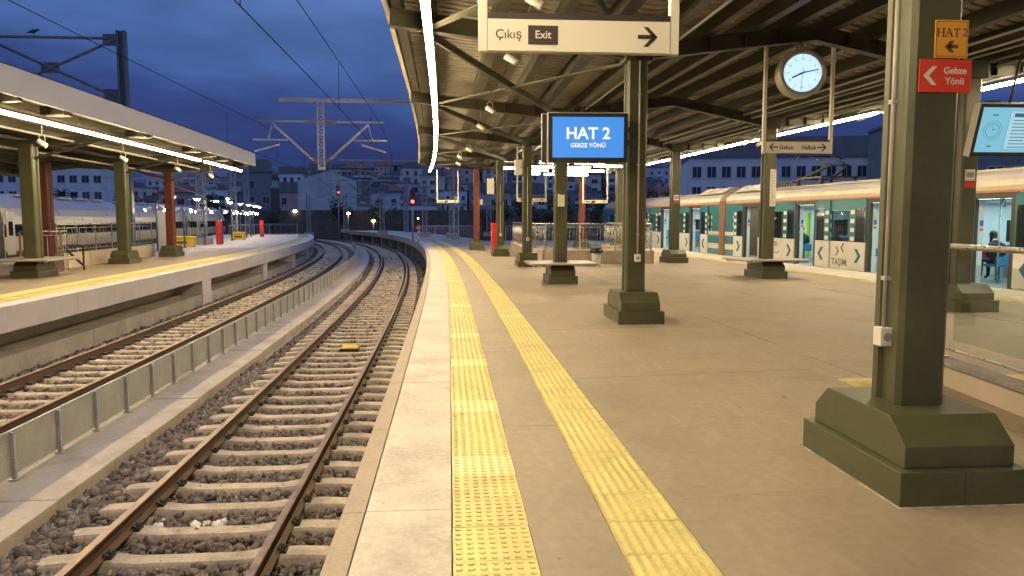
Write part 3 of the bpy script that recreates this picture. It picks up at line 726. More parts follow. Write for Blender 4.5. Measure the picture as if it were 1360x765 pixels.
ck = thing('clock', 'round white lit platform clock hanging from the canopy ridge', 'clock', (5.93, 12.85, 4.08), R(-9))
M_face = mat('clock_face', (.3, .3, .3), .4, noise=None, emit=((.50, .77, 1.0), 1.15)); M_ink = mat('clock_ink', (.015, .015, .03), .5, noise=None); M_silver = mat('clock_rim', (.42, .39, .34), .4, metal=.4, noise=(5, .1))
mb = MB(); mb.lathe([(.37, .14), (.40, .11), (.40, -.11), (.385, -.14), (.315, -.145), (.31, -.10)], 40, 0, (0,0,0), 'y'); mb.build('rim', M_silver, ck)
for sg in (-1, 1):
    mb = MB(); mb.lathe([(.312, sg*.128), (.312, sg*.12)], 40, 0, (0,0,0), 'y'); fc = mb.build('face', M_face, ck)
    if sg < 0:
        for h in range(1, 13):
            a = R(90 - 30*h); text(str(h), .055, M_ink, fc, (.235*math.cos(a), -.1295, .235*math.sin(a)))
        mk = MB()
        for q in range(12):
            a = R(30*q); mk.bar((.275*math.cos(a), -.130, .275*math.sin(a)), (.295*math.cos(a), -.130, .295*math.sin(a)), .008, .002, up=(0,1,0))
        mk.build('minute_marks', M_ink, fc)
        def hand(deg, r0, r1, w, y):
            a = R(90 - deg); mb = MB(); mb.bar((-r0*math.cos(a), y, -r0*math.sin(a)), (r1*math.cos(a), y, r1*math.sin(a)), w, .004, up=(0,1,0)); mb.build('hand', M_ink, fc)
        hand(246, .05, .19, .024, -.136); hand(78, .06, .265, .017, -.142); hand(187, .08, .28, .006, -.147)
mb = MB(); mb.tube((0, 0, .395), (0, 0, .56), .03, 10); mb.box(-.13, .13, -.05, .05, .545, .57); mb.box(-.12, -.09, -.04, .04, .42, .56); mb.box(.09, .12, -.04, .04, .42, .56); mb.build('bracket', M_silver, ck)

def screen(label, loc, rz, tilt, w, h, mface, hang):
    t = thing('display_screen', label, 'screen', loc, rz, 'display screens hanging from the canopy')
    t.rotation_euler = (R(tilt), 0, R(rz))
    mb = MB(); mb.box(-w/2, w/2, 0, .12, -h/2, h/2); mb.build('casing', M_black, t, bevel=.008)
    mb = MB()
    for (x0, x1, z0, z1) in ((-w/2, w/2, h/2-.055, h/2), (-w/2, w/2, -h/2, -h/2+.07), (-w/2, -w/2+.06, -h/2+.071, h/2-.056), (w/2-.06, w/2, -h/2+.071, h/2-.056)): mb.box(x0, x1, -.022, -.001, z0, z1)
    mb.build('bezel', M_black, t, bevel=.003)
    mb = MB(); mb.box(-w/2+.055, w/2-.055, -.012, -.0015, -h/2+.065, h/2-.05); mb.build('panel', mface, t)
    mb = MB(); mb.box(-w/2 - .012, -w/2 - .001, -.02, .13, -h/2 - .012, h/2 + .012); mb.box(-w/2, w/2, -.02, .13, h/2 + .001, h/2 + .012); mb.build('trim', M_pipe, t)
    mb = MB()
    if hang > 0:
        for x in (-.2, .2): mb.tube((x, .08, h/2), (x, .08, h/2 + hang), .022, 8)
        mb.build('hanger', M_greend, t)
    elif hang < 0: mb.box(.3, .78, .14, .2, -.1, -.02); mb.box(.3, .78, .14, .2, .1, .18); mb.box(.25, .35, .121, .19, -.2, .25); mb.build('wall_bracket', M_greend, t)
    return t
M_blue = emat('screen_blue', (.045, .30, .86), .95); M_scrw = emat('screen_white', (.95, .97, 1.), 1.0); M_scrc = emat('screen_cyan', (.22, .60, .78), .85); M_scrd = emat('screen_dark_print', (.03, .16, .3), .6)
sc = screen('blue display screen reading HAT 2 GEBZE YÖNÜ', (2.10, 11.72, 2.87), -2, 0, 1.21, .735, M_blue, -1)
text('HAT 2', .245, M_scrw, sc, (.0, -.0135, .06), bold=.0065); text('GEBZE YÖNÜ', .088, M_scrw, sc, (0, -.0135, -.115), bold=.0022)
mb = MB(); mb.tube((-.1, .06, .36), (-.08, .06, .46), .006, 5); mb.path([(-.05, .06, .37), (-.03, .06, .46), (.03, .06, .48), (.06, .06, .38)], .006, 5); mb.build('cable', M_black, sc)
sc2 = screen('second display screen mounted back to back behind the blue one', (2.02, 12.0, 2.87), 180, 0, 1.21, .735, M_blue, 0)
sc3 = screen('tilted pale cyan timetable screen at the right, before the train', (9.38, 12.2, 3.10), 0, 16, 1.5, .86, M_scrc, .8)
mb = MB(); n = 28
for rr, w_ in ((.115, .007), (.155, .004)):
    for k in range(n):
        a, c = 2*math.pi*k/n, 2*math.pi*(k+1)/n
        mb.bar((-.45 + rr*math.cos(a), -.0135, rr*math.sin(a)), (-.45 + rr*math.cos(c), -.0135, rr*math.sin(c)), w_, .002, up=(0,1,0))
mb.bar((-.45, -.0135, 0), (-.45, -.0135, .09), .008, .002, up=(0,1,0)); mb.bar((-.45, -.0135, 0), (-.39, -.0135, .02), .008, .002, up=(0,1,0))
mb.box(-.5, -.4, -.0145, -.0125, .24, .26); mb.box(-.49, -.41, -.0145, -.0125, -.27, -.25)
mb.build('clock_icon', M_scrd, sc3)
mb = MB(); mb.box(-.12, .55, -.0145, -.0125, .22, .28)
for r_ in range(9): mb.box(-.12, -.12 + random.uniform(.25, .62), -.0145, -.0125, .16 - r_*.055, .172 - r_*.055)
mb.box(-.2, -.197, -.0145, -.0125, -.3, .3); mb.build('timetable_print', M_scrd, sc3)
mb = MB(); mb.box(-.19, .66, -.0142, -.0122, -.30, .31); mb.build('timetable_page', emat('screen_page', (.42, .74, .86), .85), sc3).location = (0, .0014, 0)

# ------------------------------------------------------------------ loudspeakers under the canopies
def make_speaker(label, loc, rz, group):
    t = thing('loudspeaker', label, 'loudspeaker', loc, rz, group)
    ax = V(.28, -.1, -.2).normalized() * .115
    mb = MB(); mb.path([-ax, -ax*.97, ax*.97, ax], [.048, .058, .058, .052], 14); mb.build('body', M_white, t)
    mb = MB(); mb.path([V(-.06, .03, .07), V(-.07, .03, .16), V(0, .0, .2), V(.0, .0, .5)], .012, 6); mb.path([V(.06, -.03, .05), V(.05, -.03, .16), V(0, 0, .2)], .012, 6); mb.build('bracket', M_pipe, t)
    return t
G1 = 'white cylinder loudspeakers under the right canopy'; G2 = 'white cylinder loudspeakers under the left canopy'
for i, (s, o, z, w_) in enumerate(((9.5, 1.05, 4.26, 'above the exit sign'), (12.7, 1.03, 4.22, 'just below the exit sign'), (18.4, 1.03, 4.2, 'upper left of the blue screen, nearer one'), (21.8, .98, 4.2, 'upper left of the blue screen, farther one'),
        (28.4, .95, 4.15, 'past the third roof beam'), (31.5, .75, 4.12, 'above the framed small sign, nearer one'), (35.0, .85, 4.1, 'above the framed small sign, farther one'))):
    make_speaker('white cylinder loudspeaker hanging ' + w_, P(s, o, z), TH(s), G1)
make_speaker('white cylinder loudspeaker beside the train side linear light, nearer one', Q(18.0, -2.35, 4.22), R(160), G1)
make_speaker('white cylinder loudspeaker beside the train side linear light, farther one', Q(25.0, -2.5, 4.1), R(160), G1)
for i, s in enumerate((14.8, 19.4, 24.2, 29.2, 33.6)):
    make_speaker('white cylinder loudspeaker under the left canopy, %s from its near end' % ORD[i], P(s, -9.55, 3.42), R(20), G2)

# cabinets on columns, hydrant cabinets, bin
def wallbox(label, loc, w, d, h, rz=0):
    t = thing('control_box', label, 'box', loc, rz)
    mb = MB(); mb.box(-w/2, w/2, -d/2, d/2, 0, h); mb.build('case', M_signw, t, bevel=.01)
    mb = MB(); mb.box(-w/2+.02, w/2-.02, -d/2-.008, -d/2-.001, .02, h-.02); dr = mb.build('lid', M_signw, t, bevel=.003)
    mb = MB(); mb.box(w/2-.06, w/2-.04, -d/2-.02, -d/2-.009, h*.45, h*.55); mb.build('latch', M_black, dr)
p = P(26.5, 2.85); wallbox('beige box fixed high on the left of the boxed green column', (p.x - .3, p.y - .05, 3.13), .26, .2, .52)
p = P(33.7, 2.6); wallbox('beige box with looped cables beside the red hydrant cabinet column', (p.x - .42, p.y - .1, 2.7), .3, .22, .68)
mb = MB(); mb.path([V(p.x - .42, p.y - .2, 2.7), V(p.x - .4, p.y - .22, 2.2), V(p.x - .1, p.y - .24, 2.1), V(p.x + .15, p.y - .24, 2.5), V(p.x + .1, p.y - .23, 3.4), V(p.x - .3, p.y - .2, 4.1)], .02, 6); mb.path([V(p.x - .2, p.y - .2, 4.1), V(p.x + .05, p.y - .24, 3.6), V(p.x + .2, p.y - .24, 2.9), V(p.x + .0, p.y - .24, 2.3)], .015, 6)
tag(mb.build('cable', M_black), 'looped dark cables hanging beside the red cabinet column', 'cable')
def hydrant(label, loc, rz=0, h=1.45, group='red hydrant cabinets'):
    t = thing('hydrant_cabinet', label, 'cabinet', loc, rz, group)
    mb = MB(); mb.box(-.17, .17, -.3, .3, .05, h); mb.box(-.14, .14, -.27, .27, 0, .05); mb.build('case', M_redbox, t, bevel=.01)
    mb = MB(); mb.box(-.15, .15, -.312, -.301, .1, h - .06); d = mb.build('door', M_redbox, t, bevel=.004)
    mb = MB(); mb.box(.1, .13, -.325, -.313, h*.5, h*.62); mb.build('handle', M_steel, d)
    mb = MB(); mb.box(-.171, -.1705, -.2, .1, h*.6, h*.75); mb.build('label_sticker', M_paper, t)
hydrant('tall red hydrant cabinet standing beside the looped cables', (1.98, 34.1, 0))

def railing(label, pts, h=1.0, z0=0., post=1.5, bal=.13, mpost=None, glassy=False, group=None, name='railing'):
    base = Vector(pts[0]); t = thing(name, label, 'railing', (base.x, base.y, z0), 0, group)
    L3 = [Vector((p[0], p[1], 0)) - V(base.x, base.y, 0) for p in pts]
    mb = MB(); mb.path([p + V(0, 0, h) for p in L3], .028, 8); mb.build('handrail', M_steel, t)
    if not glassy: mb = MB(); mb.path([p + V(0, 0, h - .12) for p in L3], .013, 6); mb.build('rail_bar', M_steel, t)
    mb = MB(); mb.path([p + V(0, 0, .1) for p in L3], .013, 6); mb.build('rail_bar', M_steel, t)
    bl = MB()
    for a, c in zip(L3, L3[1:]):
        d = c - a; n = max(1, int(round(d.length / post)))
        ang = math.atan2(d.y, d.x)
        for k in range(n + 1):
            p = a + d * (k / n); mb = MB(); mb.box(-.03, .03, -.012, .012, 0, h - .02); mb.box(-.06, .06, -.05, .05, 0, .012); mb.build('post', mpost or M_steel, t, p, ang)
        if glassy:
            for k in range(n):
                p, q = a + d * ((k + .06) / n), a + d * ((k + .94) / n); mb = MB(); mb.bar(p + V(0,0,h*.52), q + V(0,0,h*.52), .01, h*.68); mb.build('glass_panel', M_glass, t)
        else:
            m_ = int(d.length / bal)
            for k in range(1, m_): 
                p = a + d * (k / m_); bl.tube(p + V(0,0,.1), p + V(0,0,h-.12), .009, 5)
    if bl.v: tag(bl.build('baluster', M_steel, t), None, None, None, 'stuff')
    return t
# stairwell: low plinth and railing
def wall_run(label, pts, w, h, m, name='low_wall', z0=0):
    base = Vector((pts[0][0], pts[0][1], z0)); t = thing(name, label, 'wall', base)
    for a, c in zip(pts, pts[1:]):
        a = Vector((a[0], a[1], z0)) - base; c = Vector((c[0], c[1], z0)) - base; d = (c - a); n = max(1, int(d.length / 1.6))
        for k in range(n):
            p, q = a + d * (k / n) + d.normalized()*.003, a + d * ((k + 1) / n) - d.normalized()*.003
            mb = MB(); mb.bar(p + V(0,0,h/2), q + V(0,0,h/2), w, h); mb.build('cladding_panel', m, t, bevel=.006)
    return t
SW = [(3.25, 40.0), (3.05, 31.2), (3.6, 29.0), (7.3, 27.6)]
wall_run('low beige wall round the stairwell', SW, .24, .46, M_beige)
railing('steel railing on the low beige stairwell wall', SW, .98, .462, post=1.5)
wall_run('low beige wall on the train side of the stairwell', [(7.35, 27.7), (7.0, 34.6)], .22, .46, M_beige)
railing('steel railing on the stairwell wall, on the train side', [(7.35, 27.7), (7.0, 34.6)], .98, .462)
# low curb and glass railing at the right
cu = wall_run('low beige curb with grey coping right of the near column', [(4.95, 7.35), (4.62, 3.9)], .15, .2, M_beige, 'curb')
mb = MB(); mb.bar((0, .02, .228), (4.62 - 4.95, 3.9 - 7.35, .228), .2, .055); mb.build('coping', mat('grey_coping', (.20, .18, .165), .7, noise=(3, .25), fine=(20, .2), bump=(40, .3, .005)), cu, bevel=.015)
railing('railing with a glass panel and thick handrail on the low curb', [(4.95, 7.32), (4.63, 3.95)], 1.12, .256, post=3.6, glassy=True)
# bin
t = thing('litter_bin', 'small dark lidded bin on a white stand by the stairwell wall', 'bin', (5.15, 26.9, 0))
mb = MB(); mb.lathe([(.13, .0), (.15, .02), (.17, .42), (.16, .44)], 14, 0, (0,0,0)); mb.build('bucket', M_white, t)
mb = MB(); mb.lathe([(.24, .44), (.24, .5), (.2, .6), (.0, .61)], 14, 0, (0,0,0)); mb.build('lid', M_black, t)

# far fence across the platform, gates
FP = [P(53.5, -.45), P(53.9, 1.7), P(54.2, 3.6)]
railing('grey barred fence with wide posts across the far platform end', [tuple(p) for p in FP], 1.12, 0., post=1.35, bal=.12, mpost=M_beige, name='fence')
railing('barred fence beyond the stairwell at the platform end', [(3.9, 54.3), (11.0, 52.6)], 1.12, 0., post=1.7, bal=.12, mpost=M_beige, name='fence')

# ------------------------------------------------------------------ train at the right platform
M_teal = mat('train_teal', (.036, .150, .200), .16, noise=(2, .08)); M_tw = mat('train_white', (.54, .53, .51), .4, noise=(1.5, .06), stain=(2, .1))
M_troof = mat('train_roof', (.34, .305, .245), .42, noise=(1.2, .12), stain=(3, .15)); M_torange = mat('train_orange_line', (.36, .12, .045), .4, noise=(3, .08)); M_tdark = mat('train_dark', (.03, .028, .026), .5, noise=(6, .2))
M_tint_w = mat('train_interior', (.46, .54, .55), .5, noise=(3, .04)); M_tlamp = emat('train_ceiling_lamp', (.70, .96, 1.0), 12.0); M_seat = mat('seat_blue', (.02, .16, .30), .5, noise=(5, .1)); M_tfloor = mat('train_floor', (.16, .19, .21), .5, noise=(5, .15))
M_lime = mat('lime_panel', (.42, .62, .04), .45, noise=None); M_rustg = mat('gangway_rubber', (.16, .075, .035), .7, noise=(4, .2)); M_bluesign = mat('blue_sticker', (.02, .10, .45), .5, noise=None); M_strap = mat('strap_blue', (.03, .30, .48), .4, noise=None)
Y0 = 33.75
tr = thing('train', 'teal and white commuter train with open doors at the right platform', 'train', (RX(Y0), Y0, 0), math.pi/2 + TR_ANG)
def leaf_mesh(sg):
    mb = MB()
    wa, wb = sorted((-.39 * sg, .12 * sg))
    mb.box(-.43, .43, .0, .045, .02, .90, 1); mb.box(-.43, .43, 0, .045, 1.96, 2.24, 0)
    mb.box(-.43, wa, 0, .045, .901, 1.959, 0); mb.box(wb, .43, 0, .045, .901, 1.959, 0)
    xs = .275 * sg; sg = -sg
    for k, z in enumerate((.92, 1.2, 1.48, 1.76)):
        if k % 2 == 0 or True: mb.box(xs - .11, xs + .11, .046, .049, z + .02, z + .15, 1)
    tip = .24 * sg; 
    for q in (1, -1):
        mb.prism([(tip, .046, .47), (tip - .2*sg, .046, .47 + q*.22), (tip - .36*sg, .046, .47 + q*.22), (tip - .16*sg, .046, .47)], (0, .003, 0), 0)
    return fix_mesh(mb.mesh('door_leaf', [M_teal, M_tw]))
LEAF = {1: leaf_mesh(1), -1: leaf_mesh(-1)}
LWIN = {g_: MB().box(min(-.388*g_, .118*g_), max(-.388*g_, .118*g_), .008, .036, .902, 1.958).mesh('leaf_window', M_dkglass) for g_ in (1, -1)}
def car(x0, x1, doors, band_ends=()):
    prof = [(.0, 2.27), (.0, 2.325), (.0, 2.43), (-.06, 2.56), (-.2, 2.70), (-.5, 2.82), (-.9, 2.90), (-1.35, 2.92), (-1.8, 2.9), (-2.2, 2.82), (-2.5, 2.70), (-2.64, 2.56), (-2.70, 2.43), (-2.7, 2.27)]
    mb = MB(); mats = [0] * 14; mats[0] = 1
    mb.loft([[(x, y, z) for y, z in prof] for x in (x0, x1)], 0, True, False, mats); mb.build('roof', [M_troof, M_torange], tr)
    mb = MB()
    for k in range(5): mb.box(x0 + .3, x1 - .3, -.42 - k*.4, -.40 - k*.4, 2.8 + min(k, 4-k)*.045, 2.845 + min(k, 4-k)*.045)
    mb.build('roof_rib', M_troof, tr)
    mb = MB(); mb.box(x0, x1, -2.66, -.03, -.05, .012); mb.build('floor', M_tfloor, tr)
    mb = MB(); mb.box(x0, x1, -2.7, -2.64, .0, 2.26); mb.build('far_wall', M_tint_w, tr)
    mb = MB(); mb.box(x0, x1, -.02, .01, -.95, -.06); mb.build('skirt', M_tdark, tr)
    mb = MB(); mb.box(x0 + .2, x1 - .2, -2.6, -.1, 2.2, 2.24); mb.build('ceiling', M_tint_w, tr)
    mb = MB(); mb.box(x0 + .3, x1 - .3, -1.6, -1.1, 2.17, 2.195); mb.build('ceiling_lamp', M_tlamp, tr)
    edges = [x0] + [e for d in doors for e in (d - .66, d + .66)] + [x1]
    for a, c in zip(edges[::2], edges[1::2]):
        if c - a < .05: continue
        mb = MB(); mb.box(a, c, -.06, 0, -.055, .90, 1); mb.box(a, c, -.06, 0, 1.90, 2.26, 0)
        isend = (abs(a - x0) < .01 or abs(c - x1) < .01)
        w0, w1 = (a + .98, c - .98) if not isend else ((a + .95, c - 1.0) if abs(a - x0) < .01 else (a + 1.0, c - .95))
        mb.box(a, w0, -.06, 0, .901, 1.899, 0); mb.box(w1, c, -.06, 0, .901, 1.899, 0)
        for k in range(3):
            z = 1.0 + k*.3; mb.prism([(w0 - .09, .001, z), (w0 - .001, .001, z + .06), (w0 - .001, .001, z + .2), (w0 - .09, .001, z + .14)], (0, .004, 0), 1); mb.prism([(w1 + .001, .001, z + .06), (w1 + .09, .001, z), (w1 + .09, .001, z + .14), (w1 + .001, .001, z + .2)], (0, .004, 0), 1)
        if isend:
            mb.box(a + .01, c - .01, .001, .006, .02, .28, 0); mb.box(a + .01, c - .01, .001, .006, .52, .88, 0); mb.box(a + .02, c - .02, .001, .005, .92, 1.06, 1)
        mb.build('side_panel', [M_teal, M_tw], tr)
        mb = MB(); mb.box(w0, w1, -.035, -.01, .905, 1.895); wn = mb.build('window', M_tint, tr)
        mb = MB(); mb.box(w0 + .06, w1 - .06, -.008, -.002, 1.96, 2.08); mb.build('vent_window', M_dkglass, tr)
        n = 3; 
        for k in range(n):
            xx = w0 + (w1 - w0) * (k + .5) / n
            mb = MB(); mb.box(xx - .21, xx + .21, -2.6, -2.2, .40, .46); mb.box(xx - .21, xx + .21, -2.62, -2.56, .44, .92); mb.build('seat', M_seat, tr)
            mb = MB(); mb.box(xx - .21, xx + .21, -.52, -.12, .40, .46); mb.box(xx - .21, xx + .21, -.14, -.09, .44, .88); mb.build('seat', M_seat, tr)
        mb = MB(); mb.box(w0 + .1, w1 - .1, -2.638, -2.63, 1.0, 1.6); mb.build('far_window', M_dkglass, tr)
    for d in doors:
        for sg in (-1, 1):
            lf = inst(LEAF[sg], 'door_leaf', tr, (d + sg * 1.17, .012, 0)); inst(LWIN[sg], 'leaf_window', lf)
        mb = MB(); mb.box(d - .735, d + .735, -.05, .03, 2.121, 2.27); mb.box(d - .735, d - .58, -.07, .03, 0, 2.12); mb.box(d + .58, d + .735, -.07, .03, 0, 2.12); mb.build('door_frame', M_tdark, tr)
        mb = MB(); mb.box(d - .6, d + .6, -.1, .045, -.052, .014); mb.build('threshold', M_galv, tr)
        for sg in (-1, 1):
            mb = MB(); mb.box(d + sg*.565 - .012, d + sg*.565 + .012, -.20, -.08, .0, 2.1, 0); pn = mb.build('draught_screen', M_tint_w, tr)
            mb = MB(); x = d + sg*.551; mb.box(min(x, x - sg*.006), max(x, x - sg*.006), -.19, -.10, 1.46, 1.60); mb.build('sticker', M_bluesign, pn)
            mb = MB(); mb.box(min(x, x - sg*.006), max(x, x - sg*.006), -.19, -.10, 1.34, 1.40); mb.build('sticker', M_redbox, pn)
        mb = MB(); mb.tube((d - .5, -.6, .02), (d - .5, -.6, 2.18), .018, 8); mb.tube((d + .5, -.6, .02), (d + .5, -.6, 2.18), .018, 8); mb.path([(d - .55, -.57, .6), (d - .45, -.62, 1.0), (d - .55, -.57, 1.5)], .014, 6); mb.build('grab_pole', M_steel, tr)
        mb = MB(); mb.box(d + .1, d + .22, -2.62, -2.5, .1, 1.9); mb.build('lime_panel', M_lime, tr)
        for k in range(7):
            x = d - .55 + k*.18; yy = -.7 - .3*(k % 2); mb = MB(); mb.path([(x, yy, 2.18), (x - .05, yy, 2.06), (x - .06, yy, 1.95), (x + .06, yy, 1.95), (x + .05, yy, 2.06), (x, yy, 2.18)], .016, 5); mb.build('hand_strap', M_strap, tr)
    mb = MB(); mb.tube((x0 + .5, -.7, 2.12), (x1 - .5, -.7, 2.12), .016, 6); mb.tube((x0 + .5, -2.0, 2.12), (x1 - .5, -2.0, 2.12), .016, 6); mb.build('grab_rail', M_steel, tr)
D1 = [-20.6, -16.15, -11.75, -7.35, -2.95]; D2 = [3.2, 7.6, 12.0, 16.4]
car(-23.2, -.32, D1); car(.32, 20.6, D2)
prof = [(.03, -.3), (.03, 2.42), (-.2, 2.72), (-.9, 2.93), (-1.8, 2.93), (-2.5, 2.72), (-2.72, 2.42), (-2.72, -.3)]
for k in range(4):
    x = -.3 + k*.15; mb = MB(); mb.loft([[(x + .005, y, z) for y, z in prof], [(x + .145, y, z) for y, z in prof]]); mb.build('gangway_fold', M_rustg, tr)
# cab at the far end
rings = []
for x, k, dz in ((20.62, 1, 0), (21.6, .97, .04), (22.5, .86, .3), (23.0, .7, .8)):
    rings.append([(x - .6*max(0, z - 1.0)*(1 - k), -1.35 + (y + 1.35)*k, max(-.6, z - (dz if z > 2 else 0))) for y, z in [(0, -.6), (0, 1.0), (0, 2.3), (-.2, 2.7), (-1.35, 2.92), (-2.5, 2.7), (-2.7, 2.3), (-2.7, 1.0), (-2.7, -.6)]])
mb = MB(); mb.loft(rings); mb.build('cab', M_teal, tr)
# roof equipment
for x0, x1 in ((-3.4, -.6), (.6, 3.6)):
    mb = MB(); mb.prism([(x0, -.25, 2.78), (x0, -.75, 3.06), (x0, -1.95, 3.06), (x0, -2.45, 2.78)], (x1 - x0, 0, 0)); eq = mb.build('roof_unit', M_troof, tr)
    n = 14
    for k in range(3):
        mb = MB(); a = x0 + .12 + k*(x1-x0-.2)/3; c = a + (x1-x0-.2)/3 - .12
        for q in range(8):
            t0 = (q + .5)/8; y_, z_ = -.27 - .46*t0, 2.79 + .265*t0; mb.box(a, c, y_ - .012, y_ + .03, z_, z_ + .03)
        mb.build('louvre', M_pipe, eq)
def pantograph(cx):
    mb = MB(); 
    for y in (-.7, -2.0):
        for x in (-.8, .8): mb.lathe([(.06, 0), (.09, .06), (.05, .1), (.09, .15), (.05, .2), (.05, .25)], 8, 0, (cx + x, y, 2.86))
    mb.box(cx - .95, cx + .95, -.75, -.65, 3.1, 3.16); mb.box(cx - .95, cx + .95, -2.05, -1.95, 3.1, 3.16); mb.box(cx - .95, cx - .87, -2.05, -.65, 3.1, 3.16); mb.box(cx + .87, cx + .95, -2.05, -.65, 3.1, 3.16)
    mb.build('pantograph_base', M_tdark, tr)
    mb = MB()
    for y in (-.8, -1.9):
        mb.tube((cx + .6, y, 3.15), (cx - .9, y*.6 - .5, 3.55), .06, 6); mb.tube((cx - .9, y*.6 - .5, 3.55), (cx + .5, y*.8-.25, 3.98), .045, 6)
    mb.tube((cx - .9, -.98, 3.55), (cx - .9, -1.66, 3.55), .03, 6)
    mb.build('pantograph_arm', M_tdark, tr)
    mb = MB()
    for q in (0, .28): mb.path([(cx + .5 + q, -.45, 3.86), (cx + .5 + q, -.6, 3.98), (cx + .5 + q, -2.1, 3.98), (cx + .5 + q, -2.25, 3.86)], .03, 6)
    mb.build('pantograph_head', M_tdark, tr)
pantograph(-6.2)
mb = MB()
for k in range(10): mb.tube((-3.6 - k*.22, -.3, 2.84), (-3.6 - k*.22, -.3, 3.0), .02, 5); mb.tube((-3.6 - k*.22, -.3, 3.0), (-3.6 - k*.22, -.7, 3.02), .02, 5)
mb.box(-5.8, -3.5, -.33, -.27, 2.99, 3.03); mb.build('roof_grille', M_tdark, tr)
# lettering on the panel between the second and third doors
M_ink2 = mat('train_ink', (.07, .075, .08), .5, noise=None); mk = MB()
for (x, z, d) in ((-9.68, .70, 1), (-9.42, .58, -1)):
    for q in (1, -1): mk.prism([(x + d*.09, .004, z), (x - d*.06, .004, z + q*.15), (x - d*.13, .004, z + q*.15), (x + d*.01, .004, z)], (0, .003, 0))
mk.build('emblem', M_ink2, tr)
text('TAŞIM.', .30, M_ink2, tr, (-9.55, .004, .22), (R(90), 0, R(180)), bold=.004)
mk = MB()
for q in range(3): mk.box(-5.2 + q*.08, -5.16 + q*.08, .003, .006, .6, .78)
mk.path([(-5.4, .005, .4), (-5.2, .005, .33), (-4.9, .005, .36), (-4.75, .005, .44)], .012, 5); mk.box(-5.4, -4.8, .003, .006, .1, .17); mk.build('emblem', M_ink2, tr)

